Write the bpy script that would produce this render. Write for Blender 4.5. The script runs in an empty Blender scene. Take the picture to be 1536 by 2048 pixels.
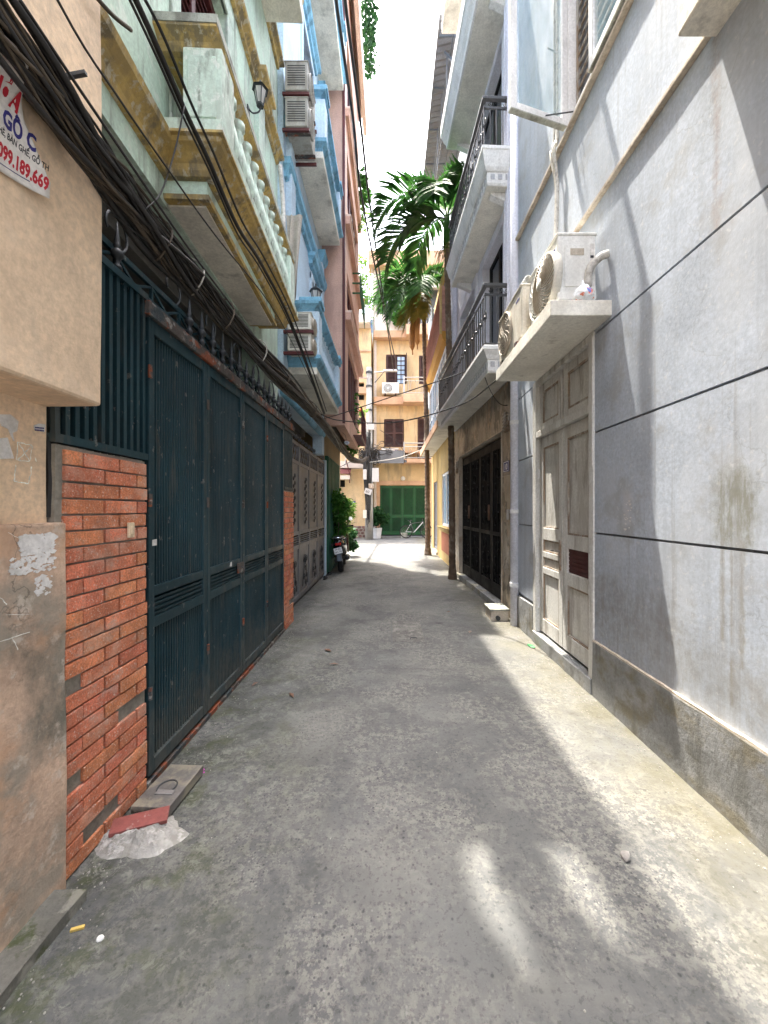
# Narrow concrete alley between tall houses, midday sun from the front left.
# Units are metres: X to the right, Y along the alley away from the camera, Z up.
import bpy, bmesh, math, random
from mathutils import Vector, Matrix, noise
random.seed(7)
SC = bpy.context.scene
COL = SC.collection

# ---------------------------------------------------------------- camera, sky, sun, exposure
FPX, VPX, VPY, EYE = 769.0, 780.0, 1019.0, 1.5      # focal length and vanishing point in photo pixels (1536 x 2048)
cd = bpy.data.cameras.new('camera')
cam = bpy.data.objects.new('camera', cd)
COL.objects.link(cam)
cam.location = (0, 0, EYE)
cam.rotation_euler = (math.radians(90), 0, 0)
cd.sensor_fit = 'VERTICAL'
cd.sensor_height = 36.0
cd.lens = FPX / 2048 * 36.0
cd.shift_x = -(VPX - 768) / 2048
cd.shift_y = (VPY - 1024) / 2048
cd.clip_start = 0.05
cd.clip_end = 2000
SC.camera = cam
SC.render.resolution_x, SC.render.resolution_y = 768, 1024

SUN_DIR = Vector((0.150, -0.245, -1.0)).normalized()     # the way the light travels
w = bpy.data.worlds.new('World')
SC.world = w
w.use_nodes = True
nt = w.node_tree
nt.nodes.clear()
sky = nt.nodes.new('ShaderNodeTexSky')
sky.sky_type = 'NISHITA'
sky.sun_disc = False
sky.sun_elevation = math.asin(-SUN_DIR.z)
sky.sun_rotation = math.atan2(-SUN_DIR.x, -SUN_DIR.y)
sky.altitude = 10
sky.air_density = 1.0
sky.dust_density = 6.0
sky.ozone_density = 1.0
hsv = nt.nodes.new('ShaderNodeHueSaturation')           # thin white summer haze over the whole sky
hsv.inputs['Saturation'].default_value = 0.6
hsv.inputs['Value'].default_value = 1.35
bg = nt.nodes.new('ShaderNodeBackground')
bg.inputs['Strength'].default_value = 0.15
wo = nt.nodes.new('ShaderNodeOutputWorld')
nt.links.new(sky.outputs[0], hsv.inputs['Color'])
nt.links.new(hsv.outputs[0], bg.inputs[0])
nt.links.new(bg.outputs[0], wo.inputs[0])

sl = bpy.data.lights.new('sun', 'SUN')
sl.energy = 2.0
sl.angle = math.radians(0.5)
sl.color = (1.0, 0.93, 0.82)
sun = bpy.data.objects.new('sun', sl)
COL.objects.link(sun)
sun.rotation_euler = SUN_DIR.to_track_quat('-Z', 'Y').to_euler()
sun.location = (-3, 6, 20)

SC.view_settings.view_transform = 'Standard'
SC.view_settings.look = 'None'
SC.view_settings.gamma = 1.0
SC.view_settings.use_curve_mapping = False
SC.view_settings.exposure = 3.0
SC.render.engine = 'CYCLES'
SC.cycles.max_bounces = 9
SC.cycles.diffuse_bounces = 6
SC.cycles.use_denoising = True

# ---------------------------------------------------------------- helpers
def onX(px, py, X):
    "photo pixel -> point of the plane x = X"
    Y = FPX * X / (px - VPX)
    return Vector((X, Y, EYE + (VPY - py) / FPX * Y))
def onY(px, py, Y):
    return Vector(((px - VPX) / FPX * Y, Y, EYE + (VPY - py) / FPX * Y))
def onZ(px, py, z=0.0):
    Y = (EYE - z) * FPX / (py - VPY)
    return Vector(((px - VPX) / FPX * Y, Y, z))

WM = {}
def link(o, parent=None, local=False):
    COL.objects.link(o)
    if parent is not None:
        o.parent = parent
        if not local:
            o.matrix_parent_inverse = WM.get(parent.name, Matrix.Identity(4)).inverted()
    return o
def tag(o, label=None, cat=None, group=None, kind=None):
    if label: o['label'] = label
    if cat: o['category'] = cat
    if group: o['group'] = group
    if kind: o['kind'] = kind
    return o
def thing(name, loc, label, cat, group=None, rz=0.0):
    o = bpy.data.objects.new(name, None)
    o.empty_display_size = 0.1
    link(o)
    o.location = loc
    o.rotation_euler = (0, 0, rz)
    WM[o.name] = Matrix.Translation(Vector(loc)) @ Matrix.Rotation(rz, 4, 'Z')
    return tag(o, label, cat, group)
def copy_tree(src, parent=None):
    c = src.copy()
    COL.objects.link(c)
    c.parent = parent
    for ch in src.children:
        copy_tree(ch, c)
    return c
def place(o, loc, rz=0.0, label=None, scale=None, rx=None, ry=None):
    o.location = loc
    o.rotation_euler = (rx or 0, ry or 0, rz)
    if scale: o.scale = scale if hasattr(scale, '__len__') else (scale,) * 3
    if label: o['label'] = label
    return o

class MB:
    "collects shapes; build() links them as ONE mesh object"
    def __init__(s): s.v, s.f = [], []
    def add(s, vs, fs):
        n = len(s.v); s.v += [tuple(v) for v in vs]; s.f += [tuple(n + i for i in f) for f in fs]; return s
    def box(s, x0, x1, y0, y1, z0, z1):
        if x0 > x1: x0, x1 = x1, x0
        if y0 > y1: y0, y1 = y1, y0
        if z0 > z1: z0, z1 = z1, z0
        return s.add([(x0,y0,z0),(x1,y0,z0),(x1,y1,z0),(x0,y1,z0),(x0,y0,z1),(x1,y0,z1),(x1,y1,z1),(x0,y1,z1)],
              [(0,3,2,1),(4,5,6,7),(0,1,5,4),(1,2,6,5),(2,3,7,6),(3,0,4,7)])
    def bar(s, p, q, w, h, up=(0,0,1)):
        "square bar from p to q: w across, h along up"
        p, q = Vector(p), Vector(q); d = (q - p).normalized(); u = Vector(up)
        if abs(d.dot(u)) > 0.98: u = Vector((1,0,0)) if abs(d.x) < .9 else Vector((0,1,0))
        sd = d.cross(u).normalized(); u = sd.cross(d).normalized()
        c = [(-1,-1),(1,-1),(1,1),(-1,1)]
        vs = [e + sd*(a*w/2) + u*(b*h/2) for e in (p, q) for a, b in c]
        return s.add(vs, [(3,2,1,0),(4,5,6,7),(0,1,5,4),(1,2,6,5),(2,3,7,6),(3,0,4,7)])
    def tube(s, pts, r, n=6, cap=True):
        pts = [Vector(p) for p in pts]; m = len(pts)
        rs = r if hasattr(r, '__len__') else [r] * m
        vs = []; prev = None
        for i, p in enumerate(pts):
            d = (pts[min(i+1, m-1)] - pts[max(i-1, 0)])
            d = d.normalized() if d.length > 1e-9 else Vector((0,0,1))
            if prev is None:
                u = Vector((0,0,1)) if abs(d.z) < .9 else Vector((1,0,0))
            else: u = prev
            sd = d.cross(u)
            if sd.length < 1e-6: sd = d.cross(Vector((0,1,0.1)))
            sd.normalize(); u = sd.cross(d).normalized(); prev = u
            for k in range(n):
                a = 2*math.pi*k/n
                vs.append(p + (sd*math.cos(a) + u*math.sin(a)) * rs[i])
        fs = [(i*n+k, i*n+(k+1)%n, (i+1)*n+(k+1)%n, (i+1)*n+k) for i in range(m-1) for k in range(n)]
        if cap: fs += [tuple(reversed(range(n))), tuple(range((m-1)*n, m*n))]
        return s.add(vs, fs)
    def lathe(s, prof, c=(0,0,0), n=12, axis='z', cap=True):
        vs = []
        for r, h in prof:
            for k in range(n):
                a = 2*math.pi*k/n; x, y = r*math.cos(a), r*math.sin(a)
                p = (x, y, h) if axis == 'z' else ((h, x, y) if axis == 'x' else (y, h, x))
                vs.append((p[0]+c[0], p[1]+c[1], p[2]+c[2]))
        m = len(prof)
        fs = [(i*n+k, i*n+(k+1)%n, (i+1)*n+(k+1)%n, (i+1)*n+k) for i in range(m-1) for k in range(n)]
        if cap: fs += [tuple(reversed(range(n))), tuple(range((m-1)*n, m*n))]
        return s.add(vs, fs)
    def prism(s, poly, axis, a0, a1):
        "2D polygon extruded along an axis; poly in the other two axes, in order"
        n = len(poly)
        def P(u, v, a): return (a,u,v) if axis == 'x' else ((u,a,v) if axis == 'y' else (u,v,a))
        vs = [P(u,v,a0) for u,v in poly] + [P(u,v,a1) for u,v in poly]
        fs = [(i,(i+1)%n,n+(i+1)%n,n+i) for i in range(n)] + [tuple(reversed(range(n))), tuple(range(n,2*n))]
        return s.add(vs, fs)
    def rough_box(s, x0, x1, y0, y1, z0, z1, step=.12, amp=.004, freq=3.0):
        "hand-plastered box: subdivided faces pushed about by noise"
        n0 = len(s.v)
        def grid(o, a, b):
            la, lb = Vector(a).length, Vector(b).length
            na, nb = max(1, min(90, int(la/step))), max(1, min(90, int(lb/step)))
            vs = [Vector(o) + Vector(a)*(i/na) + Vector(b)*(j/nb) for j in range(nb+1) for i in range(na+1)]
            fs = [(j*(na+1)+i, j*(na+1)+i+1, (j+1)*(na+1)+i+1, (j+1)*(na+1)+i) for j in range(nb) for i in range(na)]
            out = []
            for v in vs:
                q = v*freq
                out.append(v + Vector((noise.noise(q), noise.noise(q+Vector((31,7,3))), noise.noise(q+Vector((5,53,11)))))*amp)
            s.add(out, fs)
        dx, dy, dz = x1-x0, y1-y0, z1-z0
        grid((x0,y0,z0),(0,dy,0),(dx,0,0)); grid((x0,y0,z1),(dx,0,0),(0,dy,0))
        grid((x0,y0,z0),(dx,0,0),(0,0,dz)); grid((x1,y1,z0),(-dx,0,0),(0,0,dz))
        grid((x1,y0,z0),(0,dy,0),(0,0,dz)); grid((x0,y1,z0),(0,-dy,0),(0,0,dz))
        return s
    def cornice(s, xw, sgn, d, y0, y1, prof, ends=True):
        "moulding that wraps three sides of a box standing d out of the wall x = xw; prof = [(extra, z), ...] from bottom to top"
        vs = []
        for o, z in prof:
            e = o if ends else 0
            vs += [(xw, y0-e, z), (xw+sgn*(d+o), y0-e, z), (xw+sgn*(d+o), y1+e, z), (xw, y1+e, z)]
        m = len(prof); fs = []
        for i in range(m-1):
            for k in range(3): fs.append((i*4+k, i*4+k+1, (i+1)*4+k+1, (i+1)*4+k))
            fs.append((i*4+3, i*4, (i+1)*4, (i+1)*4+3))
        fs += [(3,2,1,0), tuple((m-1)*4+k for k in range(4))]
        return s.add(vs, fs)
    def wall(s, axis, a0, a1, u0, u1, z0, z1, holes):
        "wall slab across `axis` from a0 to a1 with rectangular holes (u0,u1,z0,z1); reveals included"
        us = sorted({u0, u1, *[min(max(h[i],u0),u1) for h in holes for i in (0,1)]})
        zs = sorted({z0, z1, *[min(max(h[i],z0),z1) for h in holes for i in (2,3)]})
        def P(a, u, z): return (a,u,z) if axis == 'x' else (u,a,z)
        def solid(i, j):
            if i < 0 or j < 0 or i >= len(us)-1 or j >= len(zs)-1: return False
            cu, cz = (us[i]+us[i+1])/2, (zs[j]+zs[j+1])/2
            return not any(h[0]<cu<h[1] and h[2]<cz<h[3] for h in holes)
        for i in range(len(us)-1):
            for j in range(len(zs)-1):
                if not solid(i, j): continue
                A, B, C, D = us[i], us[i+1], zs[j], zs[j+1]
                for a in (a0, a1): s.add([P(a,A,C),P(a,B,C),P(a,B,D),P(a,A,D)], [(0,1,2,3)])
                if not solid(i-1, j): s.add([P(a0,A,C),P(a1,A,C),P(a1,A,D),P(a0,A,D)], [(0,1,2,3)])
                if not solid(i+1, j): s.add([P(a0,B,C),P(a1,B,C),P(a1,B,D),P(a0,B,D)], [(0,1,2,3)])
                if not solid(i, j-1): s.add([P(a0,A,C),P(a1,A,C),P(a1,B,C),P(a0,B,C)], [(0,1,2,3)])
                if not solid(i, j+1): s.add([P(a0,A,D),P(a1,A,D),P(a1,B,D),P(a0,B,D)], [(0,1,2,3)])
        return s
    def xf(s, M, start=0):
        for i in range(start, len(s.v)): s.v[i] = tuple(M @ Vector(s.v[i]))
        return s
    def mesh(s, name, mat, smooth=False):
        me = bpy.data.meshes.new(name)
        me.from_pydata(s.v, [], s.f)
        bm = bmesh.new(); bm.from_mesh(me)
        bmesh.ops.remove_doubles(bm, verts=bm.verts, dist=1e-5)
        bmesh.ops.recalc_face_normals(bm, faces=bm.faces)
        bm.to_mesh(me); bm.free()
        if mat: me.materials.append(mat)
        if smooth:
            for p in me.polygons: p.use_smooth = True
        return me
    def build(s, name, mat, parent=None, smooth=False, bevel=0, label=None, cat=None, group=None, kind=None, local=False, seg=2):
        o = bpy.data.objects.new(name, s.mesh(name, mat, smooth))
        link(o, parent, local)
        if bevel:
            b = o.modifiers.new('edge', 'BEVEL'); b.width = bevel; b.segments = seg; b.limit_method = 'ANGLE'; b.angle_limit = math.radians(35)
        if smooth == 'auto':
            pass
        return tag(o, label, cat, group, kind)
def obj(name, me, parent=None, loc=None, rot=None, local=False):
    o = bpy.data.objects.new(name, me)
    link(o, parent, local)
    if loc is not None: o.location = loc
    if rot is not None: o.rotation_euler = rot
    return o
def spline(pts, per=6):
    "Catmull-Rom through the points"
    P = [Vector(p) for p in pts]; P = [2*P[0]-P[1]] + P + [2*P[-1]-P[-2]]; out = []
    for i in range(1, len(P)-2):
        for k in range(per):
            t = k/per; a,b,c,d = P[i-1],P[i],P[i+1],P[i+2]
            out.append(.5*((2*b)+(c-a)*t+(2*a-5*b+4*c-d)*t*t+(3*b-a-3*c+d)*t**3))
    return out + [P[-2]]
def sag(p, q, drop, n=14):
    p, q = Vector(p), Vector(q)
    return [p.lerp(q, i/n) - Vector((0,0,drop*4*(i/n)*(1-i/n))) for i in range(n+1)]
def text(name, body, size, mat, parent, M, extrude=.0006, font_scale_x=1.0, warp=None, align='LEFT', local=False, bold=0.0):
    "lettering as a mesh, laid out in its own XY plane and moved by M"
    cu = bpy.data.curves.new(name, 'FONT'); cu.body = body; cu.size = size; cu.extrude = extrude; cu.align_x = align; cu.resolution_u = 2; cu.offset = bold
    t = bpy.data.objects.new(name, cu); COL.objects.link(t)
    dg = bpy.context.evaluated_depsgraph_get(); dg.update()
    me = bpy.data.meshes.new_from_object(t.evaluated_get(dg))
    bpy.data.objects.remove(t)
    for v in me.vertices:
        c = Vector((v.co.x*font_scale_x, v.co.y, v.co.z))
        if warp: c = warp(c)
        v.co = M @ c
    me.materials.clear(); me.materials.append(mat); me.name = name
    return obj(name, me, parent, local=local)
RIGHT_WALL = Matrix(((0,0,-1,0),(-1,0,0,0),(0,1,0,0),(0,0,0,1)))   # text plane facing -X
LEFT_WALL = Matrix(((0,0,1,0),(1,0,0,0),(0,1,0,0),(0,0,0,1)))      # text plane facing +X
FRONT = Matrix(((1,0,0,0),(0,0,-1,0),(0,1,0,0),(0,0,0,1)))         # text plane facing -Y
# ---------------------------------------------------------------- materials
MATS = {}
def mat(name, col, rough=.85, var=.22, vs=1.6, fine=.12, fs=45, patches=(), bump=.25, bs=70, metal=0, rnd=0.0, spec=.35, hue=.0, box=(), wp=(), crack=None):
    """painted or raw surface: base colour, broad and fine mottling, then stains: patches = [(colour, (sx,sy,sz), lo, hi, amount)];
    box = [(colour, (x0,x1,y0,y1,z0,z1), soft, amount)] stains that sit in one place"""
    m = bpy.data.materials.new(name); m.use_nodes = True
    nt = m.node_tree; N, L = nt.nodes, nt.links
    bs_ = N['Principled BSDF']
    tc = N.new('ShaderNodeTexCoord'); co = tc.outputs['Object']
    oi = None
    if rnd:
        oi = N.new('ShaderNodeObjectInfo')
        mu = N.new('ShaderNodeVectorMath'); mu.operation = 'SCALE'; mu.inputs[0].default_value = (37, 91, 53); L.new(oi.outputs['Random'], mu.inputs['Scale'])
        ad = N.new('ShaderNodeVectorMath'); ad.operation = 'ADD'; L.new(co, ad.inputs[0]); L.new(mu.outputs[0], ad.inputs[1]); co = ad.outputs[0]
    def noise_(scale, detail=5, rough_=.6, sc=None):
        v = co
        if sc:
            mp = N.new('ShaderNodeMapping'); mp.inputs['Scale'].default_value = sc; L.new(co, mp.inputs[0]); v = mp.outputs[0]
        n = N.new('ShaderNodeTexNoise'); n.inputs['Scale'].default_value = scale; n.inputs['Detail'].default_value = detail; n.inputs['Roughness'].default_value = rough_
        L.new(v, n.inputs['Vector']); return n.outputs['Fac']
    def rng(src, a, b, c, d):
        r = N.new('ShaderNodeMapRange'); r.inputs[1].default_value = a; r.inputs[2].default_value = b; r.inputs[3].default_value = c; r.inputs[4].default_value = d
        L.new(src, r.inputs[0]); return r.outputs[0]
    def mul(c, f):
        v = N.new('ShaderNodeVectorMath'); v.operation = 'SCALE'
        if isinstance(c, tuple): v.inputs[0].default_value = c[:3]
        else: L.new(c, v.inputs[0])
        L.new(f, v.inputs['Scale']); return v.outputs[0]
    c = mul(tuple(col), rng(noise_(vs, 6, .62), .36, .64, 1-var, 1+var))
    if fine: c = mul(c, rng(noise_(fs, 4, .7), .36, .64, 1-fine, 1+fine))
    if rnd:
        c = mul(c, rng(oi.outputs['Random'], 0, 1, 1-rnd, 1+rnd))
        if hue:
            h = N.new('ShaderNodeHueSaturation'); L.new(c, h.inputs['Color'])
            fr = N.new('ShaderNodeMath'); fr.operation = 'FRACT'; m7 = N.new('ShaderNodeMath'); m7.operation = 'MULTIPLY'; m7.inputs[1].default_value = 7.3
            L.new(oi.outputs['Random'], m7.inputs[0]); L.new(m7.outputs[0], fr.inputs[0])
            L.new(rng(fr.outputs[0], 0, 1, .5-hue, .5+hue), h.inputs['Hue']); c = h.outputs[0]
    def mix(c, col2, fac):
        x = N.new('ShaderNodeMix'); x.data_type = 'RGBA'; L.new(fac, x.inputs[0]); L.new(c, x.inputs[6]); x.inputs[7].default_value = (*col2, 1); return x.outputs[2]
    for pc, sc, lo, hi, am in patches:
        c = mix(c, pc, rng(noise_(1.0, 7, .65, sc), .5+(lo-.5)*.62, .5+(hi-.5)*.62, 0, am))
    if wp:
        geo = N.new('ShaderNodeNewGeometry')
    for pc, sc, lo, hi, am in wp:
        mp = N.new('ShaderNodeMapping'); mp.inputs['Scale'].default_value = sc; L.new(geo.outputs['Position'], mp.inputs[0])
        n = N.new('ShaderNodeTexNoise'); n.inputs['Scale'].default_value = 1.0; n.inputs['Detail'].default_value = 7; n.inputs['Roughness'].default_value = .7; L.new(mp.outputs[0], n.inputs['Vector'])
        c = mix(c, pc, rng(n.outputs['Fac'], lo, hi, 0, am))
    for pc, b, soft, am in box:
        sx = N.new('ShaderNodeSeparateXYZ'); L.new(tc.outputs['Object'], sx.inputs[0])
        nz = rng(noise_(14, 5, .7), .3, .7, -soft, soft)
        f = None
        for ax in range(3):
            lo, hi = b[2*ax], b[2*ax+1]
            if lo is None: continue
            a = N.new('ShaderNodeMath'); a.operation = 'SUBTRACT'; L.new(sx.outputs[ax], a.inputs[0]); a.inputs[1].default_value = (lo+hi)/2
            ab = N.new('ShaderNodeMath'); ab.operation = 'ABSOLUTE'; L.new(a.outputs[0], ab.inputs[0])
            a2 = N.new('ShaderNodeMath'); a2.operation = 'ADD'; L.new(ab.outputs[0], a2.inputs[0]); L.new(nz, a2.inputs[1])
            g = rng(a2.outputs[0], (hi-lo)/2-soft, (hi-lo)/2+soft, 1, 0)
            if f is None: f = g
            else:
                q = N.new('ShaderNodeMath'); q.operation = 'MULTIPLY'; L.new(f, q.inputs[0]); L.new(g, q.inputs[1]); f = q.outputs[0]
        q = N.new('ShaderNodeMath'); q.operation = 'MULTIPLY'; L.new(f, q.inputs[0]); q.inputs[1].default_value = am
        q2 = N.new('ShaderNodeMath'); q2.operation = 'MULTIPLY'; L.new(q.outputs[0], q2.inputs[0]); L.new(rng(noise_(22, 5, .75, (1,1,.25)), .35, .55, .25, 1), q2.inputs[1])
        c = mix(c, pc, q2.outputs[0])
    if crack:
        ccol, csc, cam_ = crack
        wn = N.new('ShaderNodeTexNoise'); wn.inputs['Scale'].default_value = 2.2; wn.inputs['Detail'].default_value = 7; L.new(co, wn.inputs['Vector'])
        wv = N.new('ShaderNodeVectorMath'); wv.operation = 'ADD'; L.new(co, wv.inputs[0]); L.new(wn.outputs['Color'], wv.inputs[1])
        ve = N.new('ShaderNodeTexVoronoi'); ve.feature = 'DISTANCE_TO_EDGE'; ve.inputs['Scale'].default_value = csc; L.new(wv.outputs[0], ve.inputs['Vector'])
        q = N.new('ShaderNodeMath'); q.operation = 'MULTIPLY'; L.new(rng(ve.outputs['Distance'], 0, .006, cam_, 0), q.inputs[0]); L.new(rng(noise_(1.3, 4), .48, .58, 0, 1), q.inputs[1])
        c = mix(c, ccol, q.outputs[0])
    L.new(c, bs_.inputs['Base Color'])
    bs_.inputs['Metallic'].default_value = metal
    bs_.inputs['Specular IOR Level'].default_value = spec
    L.new(rng(noise_(vs*4, 4), .3, .7, max(.02, rough-.12), min(1, rough+.1)), bs_.inputs['Roughness'])
    if bump:
        b = N.new('ShaderNodeBump'); b.inputs['Strength'].default_value = bump; b.inputs['Distance'].default_value = .01
        L.new(noise_(bs, 6, .7), b.inputs['Height']); L.new(b.outputs[0], bs_.inputs['Normal'])
    MATS[name] = m
    return m
def leafmat(name, col, col2, trans=.45, rough=.5):
    m = bpy.data.materials.new(name); m.use_nodes = True
    nt = m.node_tree; N, L = nt.nodes, nt.links; p = N['Principled BSDF']
    tc = N.new('ShaderNodeTexCoord'); n = N.new('ShaderNodeTexNoise'); n.inputs['Scale'].default_value = 7; n.inputs['Detail'].default_value = 4
    L.new(tc.outputs['Object'], n.inputs['Vector'])
    r = N.new('ShaderNodeMapRange'); r.inputs[1].default_value = .35; r.inputs[2].default_value = .65; L.new(n.outputs['Fac'], r.inputs[0])
    x = N.new('ShaderNodeMix'); x.data_type = 'RGBA'; x.inputs[6].default_value = (*col,1); x.inputs[7].default_value = (*col2,1); L.new(r.outputs[0], x.inputs[0])
    L.new(x.outputs[2], p.inputs['Base Color']); p.inputs['Roughness'].default_value = rough; p.inputs['Specular IOR Level'].default_value = .18
    t = N.new('ShaderNodeBsdfTranslucent'); L.new(x.outputs[2], t.inputs['Color'])
    ms = N.new('ShaderNodeMixShader'); ms.inputs[0].default_value = trans
    L.new(p.outputs[0], ms.inputs[1]); L.new(t.outputs[0], ms.inputs[2]); L.new(ms.outputs[0], N['Material Output'].inputs[0])
    MATS[name] = m; return m
def glassmat(name, tint, rough=.06, alpha=.35):
    m = bpy.data.materials.new(name); m.use_nodes = True
    nt = m.node_tree; N, L = nt.nodes, nt.links; p = N['Principled BSDF']
    p.inputs['Base Color'].default_value = (*tint,1); p.inputs['Roughness'].default_value = rough; p.inputs['Specular IOR Level'].default_value = .8
    if alpha < 1:
        t = N.new('ShaderNodeBsdfTransparent'); ms = N.new('ShaderNodeMixShader'); ms.inputs[0].default_value = alpha
        tc = N.new('ShaderNodeTexCoord'); n = N.new('ShaderNodeTexNoise'); n.inputs['Scale'].default_value = 3; n.inputs['Detail'].default_value = 6
        mp = N.new('ShaderNodeMapping'); mp.inputs['Scale'].default_value = (4,4,.8); L.new(tc.outputs['Object'], mp.inputs[0]); L.new(mp.outputs[0], n.inputs[0])
        r = N.new('ShaderNodeMapRange'); r.inputs[1].default_value = .35; r.inputs[2].default_value = .7; r.inputs[3].default_value = alpha*.7; r.inputs[4].default_value = min(1, alpha*1.6)
        L.new(n.outputs['Fac'], r.inputs[0]); L.new(r.outputs[0], ms.inputs[0])
        L.new(t.outputs[0], ms.inputs[1]); L.new(p.outputs[0], ms.inputs[2]); L.new(ms.outputs[0], N['Material Output'].inputs[0])
    MATS[name] = m; return m

GR = (.10,.095,.085)      # grey street grime
mat('beige_plaster', (.77,.58,.40), patches=[((.42,.30,.20),(1.2,1.2,.5),.45,.75,.6), ((.33,.27,.21),(3,3,.8),.58,.8,.5), ((.70,.55,.40),(5,5,5),.6,.72,.4)], var=.12, bump=.35, bs=35)
mat('beige_base', (.52,.37,.27), patches=[((.30,.27,.22),(2.2,2.2,2.2),.48,.62,.8), ((.13,.125,.10),(1.7,1.7,1.2),.52,.7,.8), ((.60,.52,.44),(7,7,7),.6,.7,.6), ((.55,.32,.19),(3,3,4),.55,.7,.5)], var=.25, bump=.6, bs=40, crack=((.10,.09,.07),1.6,.7))
mat('mortar', (.27,.25,.21), patches=[(GR,(4,4,4),.5,.7,.6)], bump=.7, bs=60)
mat('brick', (.60,.205,.105), rough=.82, var=.2, vs=9, fine=.26, fs=120, rnd=.16, hue=.009, patches=[((.74,.60,.50),(90,90,90),.64,.72,.8), ((.42,.14,.075),(8,8,8),.55,.7,.5)], wp=[((.62,.40,.30),(3.5,3.5,5),.52,.62,.45), ((.50,.42,.35),(9,9,14),.56,.63,.4), ((.24,.13,.09),(5,5,2.2),.56,.66,.4)], bump=.7, bs=140)
mat('teal_metal', (.0105,.037,.048), rough=.5, var=.25, fine=.12, patches=[((.030,.058,.066),(5,5,.7),.50,.75,.6), ((.085,.082,.072),(9,9,1.4),.60,.74,.5), ((.20,.19,.17),(22,22,14),.70,.74,.6)], box=[((.10,.095,.08),(None,None,None,None,-.25,.34),.14,.65)], bump=.12, bs=30, spec=.35)
mat('rusty_metal', (.09,.075,.065), rough=.75, var=.3, vs=6, patches=[((.26,.07,.03),(5,5,9),.55,.62,.9), ((.30,.29,.27),(14,14,14),.6,.68,.8), ((.02,.04,.05),(6,6,6),.55,.66,.8)], bump=.5)
mat('dark_iron', (.03,.035,.04), rough=.5, var=.3, fine=.2, patches=[((.10,.06,.04),(14,14,14),.6,.75,.5)], spec=.5)
mat('grey_gate', (.15,.152,.165), rough=.5, var=.14, patches=[((.12,.10,.085),(6,6,1.5),.55,.78,.5)], bump=.1, spec=.5)
mat('mint_plaster', (.54,.68,.57), patches=[((.38,.43,.36),(2.5,2.5,.7),.5,.72,.7), ((.18,.19,.155),(6,6,.8),.54,.72,.75), ((.74,.74,.68),(9,9,9),.6,.7,.4)], var=.14, bump=.3, bs=40)
mat('mint_clean', (.57,.69,.60), patches=[((.40,.45,.39),(6,6,1.6),.48,.70,.75), ((.17,.18,.15),(9,9,1.8),.56,.70,.75), ((.74,.74,.69),(14,14,14),.58,.66,.5)], var=.14, bump=.35)
mat('yellow_trim', (.51,.36,.125), patches=[((.33,.25,.12),(5,5,1.5),.46,.66,.75), ((.16,.14,.10),(7,7,1.6),.53,.68,.8), ((.52,.50,.42),(16,16,10),.58,.66,.6)], var=.22, bump=.4)
mat('cap_concrete', (.40,.41,.36), patches=[((.14,.14,.12),(7,7,3),.46,.68,.8)], var=.25, bump=.5)
mat('cream_soffit', (.76,.72,.63), patches=[((.40,.37,.31),(2,2,2),.45,.7,.6), ((.28,.26,.22),(4,4,4),.62,.8,.5)], var=.15, bump=.3)
mat('dark_red_wood', (.085,.020,.020), rough=.55, var=.25, bump=.1)
mat('maroon_wood', (.055,.024,.02), rough=.6, var=.25, bump=.1)
mat('pale_blue', (.50,.62,.72), patches=[((.33,.38,.42),(4,4,1),.55,.78,.6)], var=.1, bump=.2)
mat('blue_trim', (.20,.42,.57), patches=[((.10,.18,.23),(6,6,1.1),.52,.70,.7), ((.36,.52,.62),(12,12,12),.6,.7,.4)], var=.18, bump=.2)
mat('pink_plaster', (.55,.35,.275), patches=[((.33,.20,.16),(2,2,.5),.5,.75,.5)], var=.1, bump=.2)
mat('pale_pink', (.66,.52,.44), patches=[((.5,.38,.32),(2,2,.6),.5,.75,.5)], var=.1, bump=.2)
mat('orange_plaster', (.55,.41,.235), patches=[((.46,.31,.16),(1.2,1.2,.4),.46,.70,.7), ((.28,.23,.16),(3.5,3.5,.6),.56,.72,.6)], var=.12, bump=.2)
mat('orange_band', (.52,.33,.21), var=.14, patches=[((.35,.20,.13),(3,3,1),.55,.8,.5)])
mat('far_white', (.54,.48,.42), var=.1, patches=[((.5,.44,.38),(2,2,.5),.5,.8,.5)])
mat('ochre_plaster', (.47,.335,.135), patches=[((.36,.25,.12),(2,2,.6),.5,.75,.6), ((.24,.20,.13),(4,4,2),.6,.8,.6)], var=.14, bump=.25)
mat('red_panel', (.33,.12,.065), var=.2, bump=.2)
mat('siding', (.45,.25,.21), var=.14, rnd=.12, bump=.1)
mat('white_paint', (.72,.72,.72), patches=[((.46,.46,.46),(3,3,.8),.5,.78,.5), ((.28,.27,.25),(6,6,2),.64,.82,.45)], var=.08, bump=.12)
mat('lilac_white', (.68,.69,.78), patches=[((.46,.46,.52),(3,3,.5),.5,.78,.5)], var=.08, bump=.1)
mat('soffit_grey', (.72,.70,.64), var=.12, patches=[((.40,.39,.36),(3,3,3),.5,.75,.5)])
mat('dentil_grey', (.40,.41,.44), var=.1)
mat('black_iron', (.007,.007,.008), rough=.65, var=.3, fine=.1, bump=.05, spec=.2)
mat('rail_iron', (.035,.035,.038), rough=.4, var=.3, fine=.1, bump=.05, spec=.6)
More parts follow.
